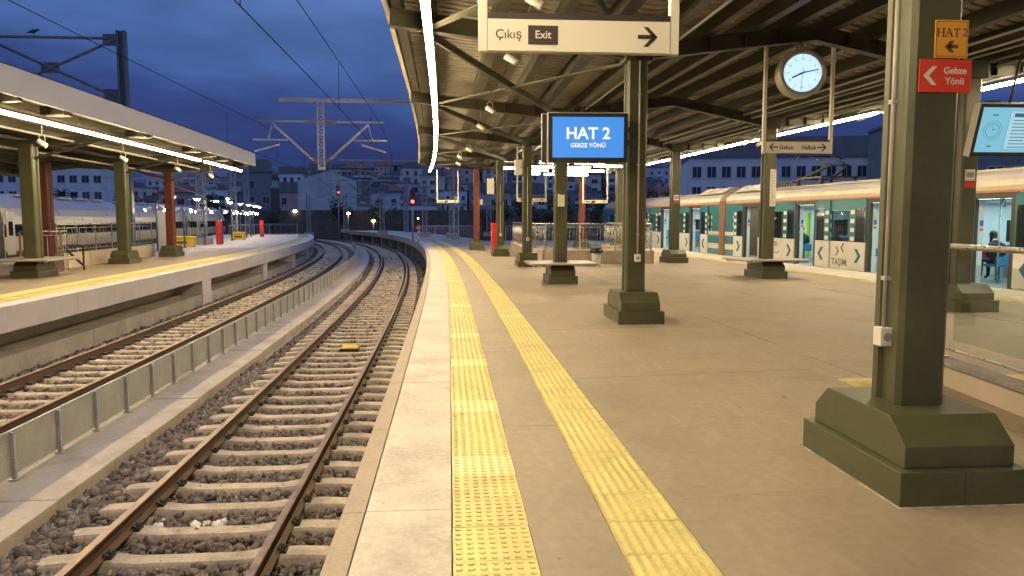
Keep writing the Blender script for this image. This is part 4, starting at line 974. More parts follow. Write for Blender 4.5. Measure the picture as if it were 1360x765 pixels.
# seated passengers
M_coat = mat('black_coat', (.015, .014, .016), .8, noise=(8, .2)); M_coat2 = mat('dark_blue_coat', (.015, .02, .035), .8, noise=(8, .2)); M_skin = mat('skin', (.45, .27, .19), .5, noise=None); M_trou = mat('trousers', (.03, .03, .035), .8, noise=None); M_hair = mat('hair', (.012, .009, .008), .6, noise=None); M_bag = mat('pink_bag', (.5, .05, .14), .5, noise=None)
def person(label, loc, rz, coat, bow=.12, long_hair=True):
    # sits facing local -y, hips at the origin at seat height
    vs, es, rs = [], [], []
    def v(p, r, prev=None):
        vs.append(p); rs.append(r)
        if prev is not None: es.append((prev, len(vs) - 1))
        return len(vs) - 1
    pel = v((0, 0, .1), (.15, .11)); sp = v((0, -.02, .3), (.14, .10), pel); ch = v((0, -.04 - bow*.4, .47), (.16, .11), sp); nk = v((0, -.05 - bow*.7, .60), (.06, .06), ch)
    hd = v((0, -.09 - bow, .70), (.085, .095), nk); v((0, -.10 - bow*1.1, .80), (.07, .085), hd)
    hands = []
    for sx in (-1, 1):
        sh = v((sx*.19, -.04 - bow*.4, .50), (.062, .06), ch); el = v((sx*.25, -.08, .25), (.05, .05), sh); wr = v((sx*.08, -.28, .26), (.034, .03), el); hn = v((sx*.04, -.345, .275), (.036, .02), wr)
        for q in range(4): 
            f1 = v((sx*(.055 - q*.017), -.39 - .006*(q in (1, 2)), .27 - .004*q), (.009, .009), hn); v((sx*(.05 - q*.017), -.41 - .008*(q in (1, 2)), .25), (.008, .008), f1)
        t1 = v((sx*.015, -.36, .30), (.01, .01), hn); v((sx*.005, -.385, .31), (.009, .009), t1)
        hp = v((sx*.09, -.08, .085), (.09, .085), pel); kn = v((sx*.11, -.46, .10), (.065, .065), hp); an = v((sx*.11, -.46, -.33), (.042, .045), kn); v((sx*.12, -.60, -.40), (.04, .03), an)
    me = bpy.data.meshes.new('person'); me.from_pydata([Vector(p) for p in vs], es, []); o = bpy.data.objects.new('tmp', me); COL.objects.link(o)
    md = o.modifiers.new('skin', 'SKIN'); md.use_smooth_shade = True
    for i, r in enumerate(rs): me.skin_vertices[0].data[i].radius = r
    me.skin_vertices[0].data[0].use_root = True
    sb = o.modifiers.new('sub', 'SUBSURF'); sb.levels = 1; sb.render_levels = 1
    dg = bpy.context.evaluated_depsgraph_get(); m2 = bpy.data.meshes.new_from_object(o.evaluated_get(dg)); bpy.data.objects.remove(o); m2.name = 'person'
    m2.materials.clear()
    for m_ in (coat, M_skin, M_trou, M_black): m2.materials.append(m_)
    for p in m2.polygons:
        c = p.center
        p.material_index = 1 if (c.z > .615 or (c.y < -.30 and c.z > .2)) else (3 if c.z < -.33 else (2 if (c.z < .14 and c.y < -.12) else 0))
    t = inst(m2, 'person', None, loc, rz); tag(t, label, 'person', 'seated passengers inside the train')
    c = V(0, -.095 - bow*1.05, .755)
    mb = MB(); rings = []
    for k in range(7):
        ph = -.1 + (math.pi/2 + .1) * k / 6; rings.append([(c.x + .1*math.cos(ph)*math.cos(a), c.y + .025 + .108*math.cos(ph)*math.sin(a)*(1 if math.sin(a) > 0 else .72), c.z + .02 + .105*math.sin(ph)) for a in np.linspace(0, 2*math.pi, 13)[:-1]])
    mb.loft(rings, 0, True, True)
    if long_hair: mb.loft([[(c.x + .1*math.cos(a), c.y + .03 + .09*abs(math.sin(a)), z) for a in np.linspace(0, math.pi, 8)] + [(c.x + .07*math.cos(a), c.y + .02 + .05*abs(math.sin(a)), z) for a in np.linspace(math.pi, 0, 8)] for z in (c.z + .03, c.z - .06, c.z - .16, c.z - .22)], 0, True, True)
    mb.build('hair', M_hair, t)
    mb = MB()
    for sx in (-1, 1):
        mb.lathe([(.001, -.008), (.011, -.004), (.011, .004), (.001, .008)], 8, 0, (sx*.032, c.y - .088, c.z - .005), 'y')
    mb.build('eyes', M_black, t)
    mb = MB(); mb.add([(0, c.y - .09, c.z + .01), (-.014, c.y - .088, c.z - .04), (.014, c.y - .088, c.z - .04), (0, c.y - .118, c.z - .035)], [(0, 1, 3), (0, 3, 2), (1, 2, 3)]); mb.box(-.022, .022, c.y - .094, c.y - .085, c.z - .068, c.z - .06); 
    mb.build('nose_and_mouth', M_skin, t)
    return t
def tw(x, y, z): 
    a = math.pi/2 + TR_ANG; return V(RX(Y0) + x*math.cos(a) - y*math.sin(a), Y0 + x*math.sin(a) + y*math.cos(a), z)
AT = math.pi/2 + TR_ANG
person('person in black coat with long dark hair bowed over a phone by the nearest door', tw(-14.95, -1.2, .46), AT + R(90), M_coat, .14)
person('person in dark coat seated in the doorway nearest the clock side bench column', tw(-5.0, -1.2, .46), AT + R(90), M_coat2, .08, False)
person('person in dark coat seen low at the doorway left of the big near column', tw(-9.25, -1.2, .46), AT + R(90), M_coat, .1, False)
person('person in black coat behind the window beside the printed emblem panel', tw(-8.45, -.62, .46), AT + R(180), M_coat, .06)
person('person in dark blue coat behind the window left of the open doorway', tw(-3.9, -.62, .46), AT + R(180), M_coat2, .05, True)
mb = MB(); mb.box(-.12, .12, -.07, .07, 0, .24); ob = mb.build('bag', M_bag, None, tw(-14.55, -1.2, .60), AT, bevel=.02); tag(ob, 'small pink bag on the lap side of the bowed passenger', 'bag')
for sx_ in (-14.95, -9.25, -5.0):
    mb = MB(); mb.box(-.22, .22, -.25, .2, .40, .46); mb.box(-.22, .22, .17, .23, .44, .66); mb.box(-.04, .04, -.04, .04, .01, .4); mb.build('seat', M_seat, tr, (sx_, -1.2, 0), R(90))

# ------------------------------------------------------------------ canopy, columns and furniture of the left platform
M_ldeck = mat('left_roof_sheet', (.28, .245, .19), .6, noise=(1.5, .2))
LS = [2.0, 9.0, 16.0, 22.9, 29.6, 35.0]
LU = [-8.28, -11.6, -15.4, -17.9]; LZ = [3.92, 3.62, 3.78, 3.5]
LF = [[P(s, o, z) for o, z in zip(LU, LZ)] for s in LS]
def LP(f, u):
    i = min(max(int(f), 0), len(LF) - 2); t = f - i; j = min(int(u), 2); v = u - j
    A = LF[i][j].lerp(LF[i][j+1], v); B = LF[i+1][j].lerp(LF[i+1][j+1], v); return A + (B - A)*t
cl = thing('platform_canopy', 'dark canopy with a pale fascia over the left platform', 'canopy')
FE = 5.2
for i in range(len(LF)):
    mb = MB()
    for j in range(3): mb.bar(LF[i][j] + V(0,0,.1), LF[i][j+1] + V(0,0,.1), .16, .2)
    mb.build('roof_beam', M_greend, cl)
    mb = MB(); c = LF[i][1]; c0 = LF[i][0]; mb.bar(c + V(0, 0, -.35), c.lerp(c0, .55) + V(0,0,.02), .05, .07); mb.bar(c + V(0, 0, -.3), c.lerp(LF[i][2], .4) + V(0,0,.02), .05, .07); mb.build('strut', M_greend, cl)
for u in (.1, .3, .55, .8, 1.2, 1.5, 1.8, 2.2, 2.6, 2.95):
    mb = MB(); rings = []
    for k in range(21):
        p = LP(FE*k/20, u); rings.append([p + V(-.06,0,.205), p + V(.06,0,.205), p + V(.06,0,.36), p + V(-.06,0,.36)])
    mb.loft(rings); mb.build('purlin', M_greend, cl)
for i in range(5):
    for j in range(3):
        rows = []; f1 = i + 1 if i < 4 else FE; n = 30
        for k in range(n*4 + 1):
            f = i + (f1 - i)*k/(n*4); rows.append([LP(f, j + v*.9999) + V(0,0,.37 + (.04 if k % 4 in (1, 2) else 0)) for v in (0, 1)])
        mb = MB(); mb.sheet(rows); mb.build('roof_panel', M_ldeck if j == 0 else M_greend, cl, fix=False)
mb = MB(); rings = []
for k in range(31):
    p = LP(FE*k/30, 0); rings.append([p + V(.0,0,.06), p + V(.06,0,.06), p + V(.06,0,.62), p + V(-.3,0,.62)])
mb.loft(rings); mb.build('fascia', mat('canopy_fascia', (.50, .47, .46), .55, noise=(1, .05)), cl)
mb = MB()
for j in range(3):
    a, c = LP(FE, j), LP(FE, j + .9999); mb.hexa([a + V(0,.0,.1), a + V(0,.06,.1), c + V(0,.06,.1), c + V(0,0,.1)], [a + V(0,0,.55), a + V(0,.06,.55), c + V(0,.06,.45), c + V(0,0,.45)])
mb.build('end_fascia', M_greend, cl)
for (u, z) in ((.62, .05), (1.1, -.05)):
    mb = MB(); mb.path([LP(f, u) + V(0,0,z) for f in np.linspace(0, 5.1, 16)], .03, 6); mb.build('conduit', M_pipe, cl)
for s in (13.0, 18.0, 22.6, 27.5, 31.5):
    mb = MB(); mb.box(-.25, .25, -.2, .2, -.12, .06); mb.box(-.2, .2, -.06, .06, -.14, -.121, 1)
    mb.build('ceiling_box', [M_greend, emat('soft_lamp', (1, .7, .35), .8)], cl, P(s, -8.55, 4.02), TH(s))
led_strip('long glowing linear light under the left canopy fascia', [P(s, -8.72, 3.76) for s in lin(3, 29.0, 20)], .11)
mb = MB(); rings = []
for k in range(31):
    p = LP(FE*k/30, 3); rings.append([p + V(-.05,0,-.1), p + V(.0,0,-.1), p + V(.0,0,.55), p + V(-.05,0,.55)])
mb.loft(rings); mb.build('added_rear_board', M_greend, cl)  # added board that hides the strip light behind it
led_strip('added unseen linear light behind the left canopy rear board, lighting the white train', [P(s, -18.05, 3.62) for s in lin(3, 35.4, 24)], .11)  # unseen lamp, added to brighten the side of the white train
led_strip('short glowing linear light at the far end of the left canopy', [P(s, -8.72, 3.76) for s in lin(29.7, 35.4, 7)], .11)
column('green column of the left platform with a bench round its base', P(22.9, -11.6), 3.7, rz=TH(22.9), w=.19)
column('green column of the left platform standing by the end of the railing', P(29.6, -11.65), 3.7, rz=TH(29.6), w=.19)
column('red pipe clad column at the far end of the left canopy', P(35.2, -11.7), 3.7, M_red, M_green, TH(35), w=.17)
column('broad red column behind the benched green one on the left platform', P(31.5, -15.2), 3.8, M_red, M_red, TH(31), w=.24, base=False)
column('red column at the far left picture edge, before the white train', P(24.4, -15.6), 3.8, M_red, M_red, TH(24), w=.2, base=False)
bench('pale bench top round the left platform green column', P(22.9, -11.6), TH(22.9), .85, 1.05)
wall_run('low beige ramp wall on the left platform', [tuple(P(s, -13.2)) for s in (14, 21, 24.0)], .2, .55, M_beige)
wall_run('low beige wall under the steel railing by the left green columns', [tuple(P(s, -12.6)) for s in (26.5, 31, 35.5)], .2, .5, M_beige)
railing('steel railing along the low wall between the left columns', [tuple(P(s, -12.6)) for s in (26.5, 31, 35.5)], .95, .5, post=1.3, bal=.5)
railing('steel railing at the left picture edge on the ramp wall', [tuple(P(s, -13.2)) for s in (14, 21, 24.0)], .8, .55, post=1.2, bal=.4)
railing('brown posted stair railing behind the left bench', [tuple(P(25.0, -13.0)), tuple(P(25.2, -11.9)), tuple(P(26.3, -12.2))], 1.25, 0, post=1.1, bal=.35, mpost=M_brownpost)
mb = MB(); a = P(24.9, -12.8, .1); 
t = thing('barrier', 'dark diagonal barrier bar with a blue wrap by the left stair railing', 'barrier', P(26.0, -12.35))
mb = MB(); mb.bar((.1, .07, .76), (.85, -.2, .15), .06, .05); mb.build('arm', M_black, t)
mb = MB(); mb.bar((.1, .1, .78), (.8, -.1, .78), .06, .06); mb.build('top_bar', mat('blue_wrap', (.03, .05, .2), .6), t)
mb = MB(); mb.box(.06, .1, .08, .13, 0, .78); mb.build('leg', M_black, t); mb = MB(); mb.box(.8, .84, -.14, -.09, 0, .78); mb.build('leg', M_black, t)

# posts with paired floodlights
M_bulb = emat('floodlight_glow', (1, .84, .55), 230); M_bulbw = emat('lantern_glow', (1, .74, .40), 280); M_town = emat('town_lamp_glow', (1, .72, .36), 40)
def lamp_post(label, loc, rz, hgt=2.45):
    t = thing('lamp_post', label, 'lamp post', loc, rz, 'lamp posts on the left platform')
    mb = MB(); mb.tube((0,0,0), (0,0,hgt), .05, 8, 0, .04); mb.lathe([(.13, 0), (.13, .03), (.06, .06)], 10); mb.build('pole', M_darkmast, t)
    for sx in (-1, 1):
        mb = MB(); mb.path([(0,0,hgt - .35), (sx*.2, 0, hgt - .3), (sx*.26, 0, hgt - .2)], .015, 6); mb.build('arm', M_darkmast, t)
        mb = MB(); mb.bar((sx*.18, -.05, hgt - .18), (sx*.46, -.18, hgt - .34), .15, .15); h = mb.build('floodlight', M_white, t, bevel=.02)
        mb = MB(); d = V(.28, -.13, -.16).normalized(); c = V(sx*.46, -.18, hgt - .34); dd = V(sx*d.x, d.y, d.z); mb.bar(c + dd*.002, c + dd*.014, .12, .12); mb.build('lens', M_bulb, h)
    mb = MB(); mb.path([(0,0,hgt), (.25, .3, hgt + .35), (.5, .6, hgt + .4)], .025, 6); mb.build('lantern_arm', M_darkmast, t)
    mb = MB(); mb.lathe([(.2, .05), (.16, .12), (.05, .15)], 12, 0, (.6, .7, hgt + .3)); ln = mb.build('lantern', M_darkmast, t)
    mb = MB(); mb.lathe([(.05, -.03), (.12, .0), (.15, .048)], 12, 0, (.6, .7, hgt + .3)); mb.build('bulb', M_bulbw, ln)
SS = [40.5, 45.5, 50.5, 55.5, 60.5, 65.5, 70.5, 75.5, 80.5]
for i, s in enumerate(SS):
    lamp_post('slim dark lamp post with two white floodlights, %s beyond the left canopy' % ORD[i], P(s, -13.9), TH(s), 2.4)
for i, (s, o) in enumerate(((51.5, -13.2), (73.0, -12.8))):
    hydrant('red hydrant cabinet on the left platform, %s' % ('nearer, by the yellow boxes' if i == 0 else 'farther, before the end railing'), P(s, o), TH(s), 1.5)
for i, (s, o, w) in enumerate(((47.0, -14.6, .9), (62.0, -13.6, .45))):
    t = thing('sand_box', 'bright yellow box on the left platform, %s' % ('larger nearer one' if i == 0 else 'small farther one'), 'box', P(s, o), TH(s), 'yellow boxes on the left platform')
    mb = MB(); mb.box(-w, w, -.35, .35, .06, .5); mb.box(-w + .05, -w + .2, -.3, .3, 0, .06); mb.box(w - .2, w - .05, -.3, .3, 0, .06); mb.build('body', M_yelbox, t, bevel=.02)
    mb = MB(); mb.box(-w - .02, w + .02, -.37, .37, .51, .62); mb.build('lid', M_yelbox, t, bevel=.02)
    mb = MB(); mb.box(-w*.6, w*.6, -.355, -.351, .2, .34); mb.build('print', M_pbrown, t)
t = thing('equipment_cabinet', 'tall narrow grey cabinet just beyond the left red column', 'cabinet', P(43.0, -14.3), TH(43))
mb = MB(); mb.box(-.25, .25, -.2, .2, 0, 2.35); mb.build('case', M_pipe, t, bevel=.015); mb = MB(); mb.box(-.21, .21, -.215, -.201, .1, 2.25); mb.build('door', M_pipe, t, bevel=.005)
t = thing('lit_sign', 'small white lit sign on a thin pole before the white train', 'sign', P(34.5, -16.6), TH(34))
mb = MB(); mb.tube((0,0,0), (0,0,2.0), .03, 8); mb.build('pole', M_galv, t); mb = MB(); mb.box(-.32, .32, -.05, .05, 1.85, 2.1); mb.build('lamp_box', emat('sign_glow', (1, .95, .8), 3), t, bevel=.05)
railing('pale fence round the far tip of the left platform', [tuple(P(s, o)) for s, o in ((72, -15.5), (80, -14.6), (85.5, -12.4), (85.8, -9.6))], 1.05, 0, post=2.2, bal=.5, mpost=M_beige, name='fence')

# white express train beyond the left platform
M_xw = mat('express_white', (.60, .54, .40), .3, noise=(.8, .05)); M_xr = mat('express_roof', (.34, .36, .42), .45, noise=(.8, .1)); M_xc = mat('express_cream', (.60, .50, .27), .35, noise=(.8, .06), stain=(1.2, .1)); M_xs = mat('express_stripe', (.5, .13, .05), .4, noise=None)
XA = V(-18.6, 22, 0); XB = V(-25.2, 88, 0); xd = (XB - XA).normalized(); xang = math.atan2(xd.y, xd.x)
xt = thing('train', 'white express train with dark window band standing beyond the left platform', 'train', XB, xang + math.pi)
def xprof(x): return [(x, y, z) for y, z in ((0, -.95), (.0, .1), (.0, .16), (.0, .80), (-.02, .82), (-.02, 1.36), (0, 1.38), (-.04, 1.75), (-.14, 2.12), (-.3, 2.42), (-.7, 2.72), (-1.4, 2.84), (-2.1, 2.72), (-2.6, 2.3), (-2.8, 1.4), (-2.8, -.95))]
XM = [3, 4, 2, 5, 5, 5, 0, 0, 1, 1, 1, 1, 1, 0, 2, 3]
XWIN = MB().box(-.62, .62, -.012, .004, .86, 1.33).mesh('window', M_dkglass)
LX = 16.9
for c in range(4):
    x0 = c * (LX + .55); mb = MB(); ends = [x0, x0 + LX]
    rg = [xprof(x) for x in ends]
    if c == 0: 
        for dx, k, dz in ((1.5, .95, .25), (3.0, .8, .8), (4.0, .55, 1.5)): rg.insert(0, [(x - dx, -1.4 + (y + 1.4)*k, z if z < 1 else max(1.0, z - dz*(z-1)/1.84)) for x, y, z in xprof(x0)])
    mb.loft(rg, 0, True, False, XM); mb.build('carriage', [M_xw, M_xr, M_xc, M_tdark, M_xs, mat('express_band%d' % c, (.05, .048, .045), .25, noise=(2, .3))], xt)
    if c < 3:
        mb = MB(); pr = [(y*1.0 - .03, z + (.03 if z > 2 else 0)) for _, y, z in xprof(0)]; mb.loft([[(x0 + LX + .02, y, z) for y, z in pr], [(x0 + LX + .53, y, z) for y, z in pr]]); mb.build('gangway', M_tdark, xt)
    for k in range(10): inst(XWIN, 'window', xt, (x0 + 1.6 + k*1.53, 0, 0))
    for dx in (.55, LX - .6):
        mb = MB(); mb.box(x0 + dx - .42, x0 + dx + .42, .001, .012, -.02, 1.95, 0); d = mb.build('door', M_xw, xt, bevel=.01)
        mb = MB(); mb.box(x0 + dx - .22, x0 + dx + .22, .013, .016, .86, 1.5); mb.build('door_window', M_dkglass, d)
    mb = MB()
    for k in range(5): mb.box(x0 + 2 + k*2.6, x0 + 3.9 + k*2.6, -2.0, -.55, 2.72, 2.83)
    mb.build('roof_unit', M_xr, xt)
# ------------------------------------------------------------------ catenary portals, masts and wires
def lattice(mb, a, c, w, n, r=.022):
    a = Vector(a); c = Vector(c); d = (c - a); 
    zv = d.normalized(); x = Vector((1, 0, 0)) if abs(zv.x) < .9 else Vector((0, 1, 0)); x = (x - zv*x.dot(zv)).normalized()*w/2; y = zv.cross(x)
    L4 = [x + y, x - y, -x - y, -x + y]
    for l in L4: mb.bar(a + l, c + l, r*2, r*2)
    for k in range(n):
        p, q = a + d*(k/n), a + d*((k+1)/n)
        for i in range(4):
            l, m = (L4[i], L4[(i+1) % 4]) if k % 2 == 0 else (L4[(i+1) % 4], L4[i]); mb.bar(p + l, q + m, r*1.3, r*1.3)
            mb.bar(p + L4[i], p + L4[(i+1) % 4], r*1.2, r*1.2)
def portal(label, s, z_beam=5.95, zc=4.0, x_end=None, base_off=13.5):
    o = P(s, -4.5, 0); t = thing('catenary_portal', label, 'catenary portal', (o.x, o.y, 0), TH(s), 'overhead line portals across the tracks')
    mb = MB(); mb.box(-1.5, base_off, -.09, .09, z_beam, z_beam + .13); mb.build('beam', M_mast, t, bevel=.01)
    mb = MB(); lattice(mb, (0, 0, z_beam), (0, 0, 3.55), .22, 10, .014); mb.box(-.12, .12, -.1, .1, 3.45, 3.56); mb.build('drop_post', M_mast, t)
    mb = MB(); lattice(mb, (base_off - .2, 0, -1.3), (base_off - .2, 0, z_beam), .4, 14, .03); mb.build('mast', M_mast, t)
    for sx in (-1, 1):
        mb = MB(); mb.tube((sx*.1, 0, z_beam - .72), (sx*2.35, 0, z_beam - .72), .035, 8); mb.tube((sx*1.75, 0, z_beam - .8), (sx*.45, 0, 3.95), .045, 8); mb.tube((sx*1.2, 0, zc + .55), (sx*2.45, 0, zc + .55), .035, 8); mb.build('cantilever', M_mast, t)
        mb = MB(); mb.tube((sx*.45, 0, 3.95), (sx*.14, 0, 3.72), .055, 8); mb.tube((sx*.12, 0, z_beam - .72), (sx*.6, 0, z_beam - .72), .05, 8); mb.build('insulator', M_brownpost, t)
        mb = MB(); mb.bar((sx*1.5, 0, zc + .38), (sx*2.4, 0, zc + .12), .05, .06); mb.tube((sx*1.9, 0, zc + .55), (sx*1.75, 0, z_beam - .8), .02, 6); mb.build('registration_arm', M_mast, t)
    return t
portal('large pale portal with a latticed drop post over both tracks', 29.6, base_off=23)
portal('second pale portal, smaller, above the curving tracks', 60, base_off=7.5)
portal('third pale portal far round the curve behind the red signal', 92, base_off=8)
def mast(label, loc, h, w=.45, m=None, arm=None):
    t = thing('lattice_mast', label, 'mast', loc, 0, 'latticed masts beside the tracks')
    mb = MB(); lattice(mb, (0, 0, .4), (0, 0, h), w, max(6, int(h*1.6)), .03); mb.build('lattice', m or M_mast, t)
    mb = MB(); mb.box(-.5, .5, -.5, .5, 0, .4); mb.build('footing', M_beige, t)
    if arm:
        mb = MB(); mb.box(min(0, arm), max(0, arm), -.05, .05, h - .5, h - .38); mb.box(min(0, arm), max(0, arm), -.04, .04, h - 1.3, h - 1.2); mb.bar((0, .06, h - 2.3), (arm*.8, .06, h - .6), .06, .06); mb.build('arm', M_mast, t)
for lab, loc, h, w, arm in (('white ladder mast behind the yellow box on the left platform', (-15.6, 50, 0), 5.4, .42, -6), ('latticed mast left of the gabled grey wall, nearer one', (-18.5, 68, -.5), 6.5, .4, -8), ('latticed mast left of the gabled grey wall, farther one', (-21.5, 84, -.5), 7.5, .4, -9),
        ('latticed mast beneath the gabled grey wall', (-18.0, 100, -.5), 5.2, .4, None), ('latticed mast behind the framed small sign', (.15, 66, 0), 7.0, .42, 5), ('latticed mast left of the framed small sign', (-2.3, 70, 0), 6.6, .4, None),
        ('latticed mast just left of the red signal', (-6.8, 78, 0), 4.4, .4, 3), ('short latticed mast between the two red signals', (-12.3, 92, 0), 4.6, .35, 4), ('short latticed mast behind the far red column', (3.6, 72, 0), 6, .4, None)):
    mast(lab, loc, h, w, None, arm)
# big dark portal beyond the left canopy
t = thing('gantry', 'dark steel gantry with a crossed truss above the left canopy', 'gantry', (-15.4, 38.5, 0))
mb = MB(); mb.box(-.2, -.1, -.16, .16, -1.3, 10.45); mb.box(.1, .2, -.16, .16, -1.3, 10.45); mb.box(-.1, .1, -.03, .03, -1.3, 10.45); mb.build('post', M_darkmast, t)
nodes = [(-.3, 10.1), (-3.1, 8.7), (-.3, 7.25)]
mb = MB(); mb.tube((-.6, 0, 10.1), (-12, 0, 10.1), .07, 8); mb.build('chord', M_darkmast, t); mb = MB(); mb.tube((-.6, 0, 7.25), (-12, 0, 7.25), .07, 8); mb.build('chord', M_darkmast, t)
for a, c in (((-.4, 10.0), (-6.2, 7.3)), ((-.4, 7.4), (-6.2, 10.05)), ((-6.2, 10.05), (-12, 7.3)), ((-6.2, 7.3), (-12, 10.05))):
    mb = MB(); mb.tube((a[0], .0, a[1]), (c[0], 0, c[1]), .075, 8); mb.build('diagonal', M_darkmast, t)
mb = MB(); 
for g_ in ((-.85, -.2, -.02, .02, 9.75, 10.3), (-.9, -.2, -.02, .02, 7.05, 7.75), (-3.7, -2.9, -.02, .02, 8.45, 8.95)): mb = MB(); mb.box(*g_); mb.build('gusset', M_darkmast, t)
def wire(label, pts, r=.008, grp='overhead wires'):
    mb = MB(); mb.path(pts, r, 5); return tag(mb.build('wire', M_wire), label, 'wire', grp)
def cat(off, nm, s0, s1):
    sp = [0, 29.6, 60, 92, 118] if s0 >= 0 else [-6, 29.6, 60, 92, 118]
    wire('contact wire hanging over the %s track' % nm, [P(s, off, 4.0) for s in np.arange(s0, s1, 2)])
    pts = []
    for a, c in zip(sp, sp[1:]):
        for k in range(10):
            f = k/10; pts.append(P(a + (c - a)*f, off, 5.15 - .16*4*f*(1-f)))
    wire('messenger wire above the %s track' % nm, pts)
    mb = MB()
    for s in np.arange(s0 + 5, 90, 8.0): mb.tube(P(s, off, 4.0), P(s, off, 4.93), .006, 4)
    tag(mb.build('wire', M_wire), 'thin droppers joining the wires over the %s track' % nm, 'wire', 'overhead wires', 'stuff')
cat(-2.30, 'nearer', -4, 110); cat(-6.72, 'farther', -4, 110)
# crow on the gantry
t = thing('crow', 'dark crow perched on the top chord of the gantry', 'bird', (-19.35, 38.5, 10.17), R(10))
mb = MB()
mb.path([(-.30, 0, .10), (-.2, 0, .13), (-.1, 0, .17), (.02, 0, .2), (.11, 0, .23), (.17, 0, .27), (.21, 0, .28), (.29, 0, .26)], [.012, .035, .075, .09, .075, .05, .045, .006], 8); mb.build('body', M_black, t)
for sy in (-1, 1):
    mb = MB(); mb.path([(.08, sy*.07, .23), (-.08, sy*.085, .18), (-.26, sy*.03, .10)], [.02, .035, .008], 6); mb.build('wing', M_black, t); mb = MB(); mb.tube((0, sy*.03, .13), (.01, sy*.035, 0), .008, 5); mb.build('leg', M_black, t)

# ------------------------------------------------------------------ signals
M_redglow = emat('signal_red', (1, .03, .02), 22); M_whiteglow = emat('signal_white', (1, .9, .8), 8)
def signal(label, loc, h, sc=1.):
    t = thing('railway_signal', label, 'signal', loc, TH(loc[1]), 'railway signals')
    mb = MB(); mb.tube((0,0,0), (0,0,h), .06, 8); mb.build('pole', M_mast, t)
    mb = MB(); mb.box(-.2*sc, .2*sc, -.1, .1, h, h + 1.15*sc); hd = mb.build('head', M_black, t, bevel=.05)
    for k, m in ((.3, M_redglow), (.62, M_black), (.92, M_black)):
        mb = MB(); mb.lathe([(.11*sc, -.125), (.11*sc, -.11)], 16, 0, (0, 0, h + k*1.05*sc), 'y'); mb.build('lamp', m, hd)
        mb = MB(); mb.path([(-.13*sc, -.13, h + k*1.05*sc + .02), (-.09*sc, -.17, h + k*1.05*sc + .1), (0, -.19, h + k*1.05*sc + .135), (.09*sc, -.17, h + k*1.05*sc + .1), (.13*sc, -.13, h + k*1.05*sc + .02)], .02, 5); mb.build('hood', M_black, hd)
signal('red lit signal on a pale pole at the platform end', (-2.72, 56.5, 0), 2.55, 1.)
signal('small far red lit signal below the gabled grey wall', (-14.2, 100, -1), 5.6, 1.1)
t = thing('stop_sign_post', 'red and white striped post with a round no entry sign', 'sign', (-2.25, 54.6, 0))
for k in range(6):
    mb = MB(); mb.tube((0,0,k*.2), (0,0,k*.2 + .2), .035, 8); mb.build('pole_band', M_redbox if k % 2 == 0 else M_white, t)
mb = MB(); mb.lathe([(.2, -.05), (.2, -.03)], 20, 0, (0, 0, .98), 'y'); d = mb.build('disc', M_redbox, t); mb = MB(); mb.box(-.13, .13, -.056, -.051, .94, 1.02); mb.build('bar', M_white, d)
mb = MB(); mb.box(-.1, .1, -.06, .06, 1.25, 1.75); hd = mb.build('lamp_box', M_black, t); mb = MB(); mb.lathe([(.06, -.075), (.06, -.061)], 12, 0, (0, 0, 1.65), 'y'); mb.build('lamp', M_whiteglow, hd)

# ------------------------------------------------------------------ town on the hillside
hb = MB(); rows = []
def hill_z(x, y):
    k = max(0, min(1, (y - 170) / 260)); return -1.6 + 21 * k * k * (3 - 2*k) * (1.0 if x > -60 else max(.3, 1 - (-60 - x)/120)) + 1.2*math.sin(x*.03 + y*.02)*k
for y in range(100, 560, 12): rows.append([(x, y, hill_z(x, y)) for x in range(-420, 440, 20)])
hb.sheet(rows, 0, True); tag(hb.build('hill', mat('hill_earth', (.07, .07, .055), .9, noise=(.1, .3)), fix=False), 'dark hillside under the town', None, None, 'structure')
WALLS = {'white': (.76, .74, .72), 'cream': (.68, .60, .50), 'pale grey': (.58, .58, .59), 'beige': (.54, .46, .39), 'dark grey': (.24, .24, .25), 'rose': (.54, .37, .33), 'ochre': (.55, .40, .26)}
WM = {k: mat('wall_' + k.replace(' ', '_'), c, .8, noise=(.4, .1), stain=(.5, .15)) for k, c in WALLS.items()}
M_tile = mat('roof_tile_red', (.19, .06, .04), .8, noise=(1.5, .25)); M_flat = mat('roof_flat_grey', (.20, .19, .19), .9, noise=(.8, .2))
M_wframe = mat('window_frame', (.5, .5, .5), .5, noise=None); M_wlit = emat('window_lit', (1, .72, .40), .8); M_wdark = mat('window_dark', (.05, .055, .075), .2, noise=None)
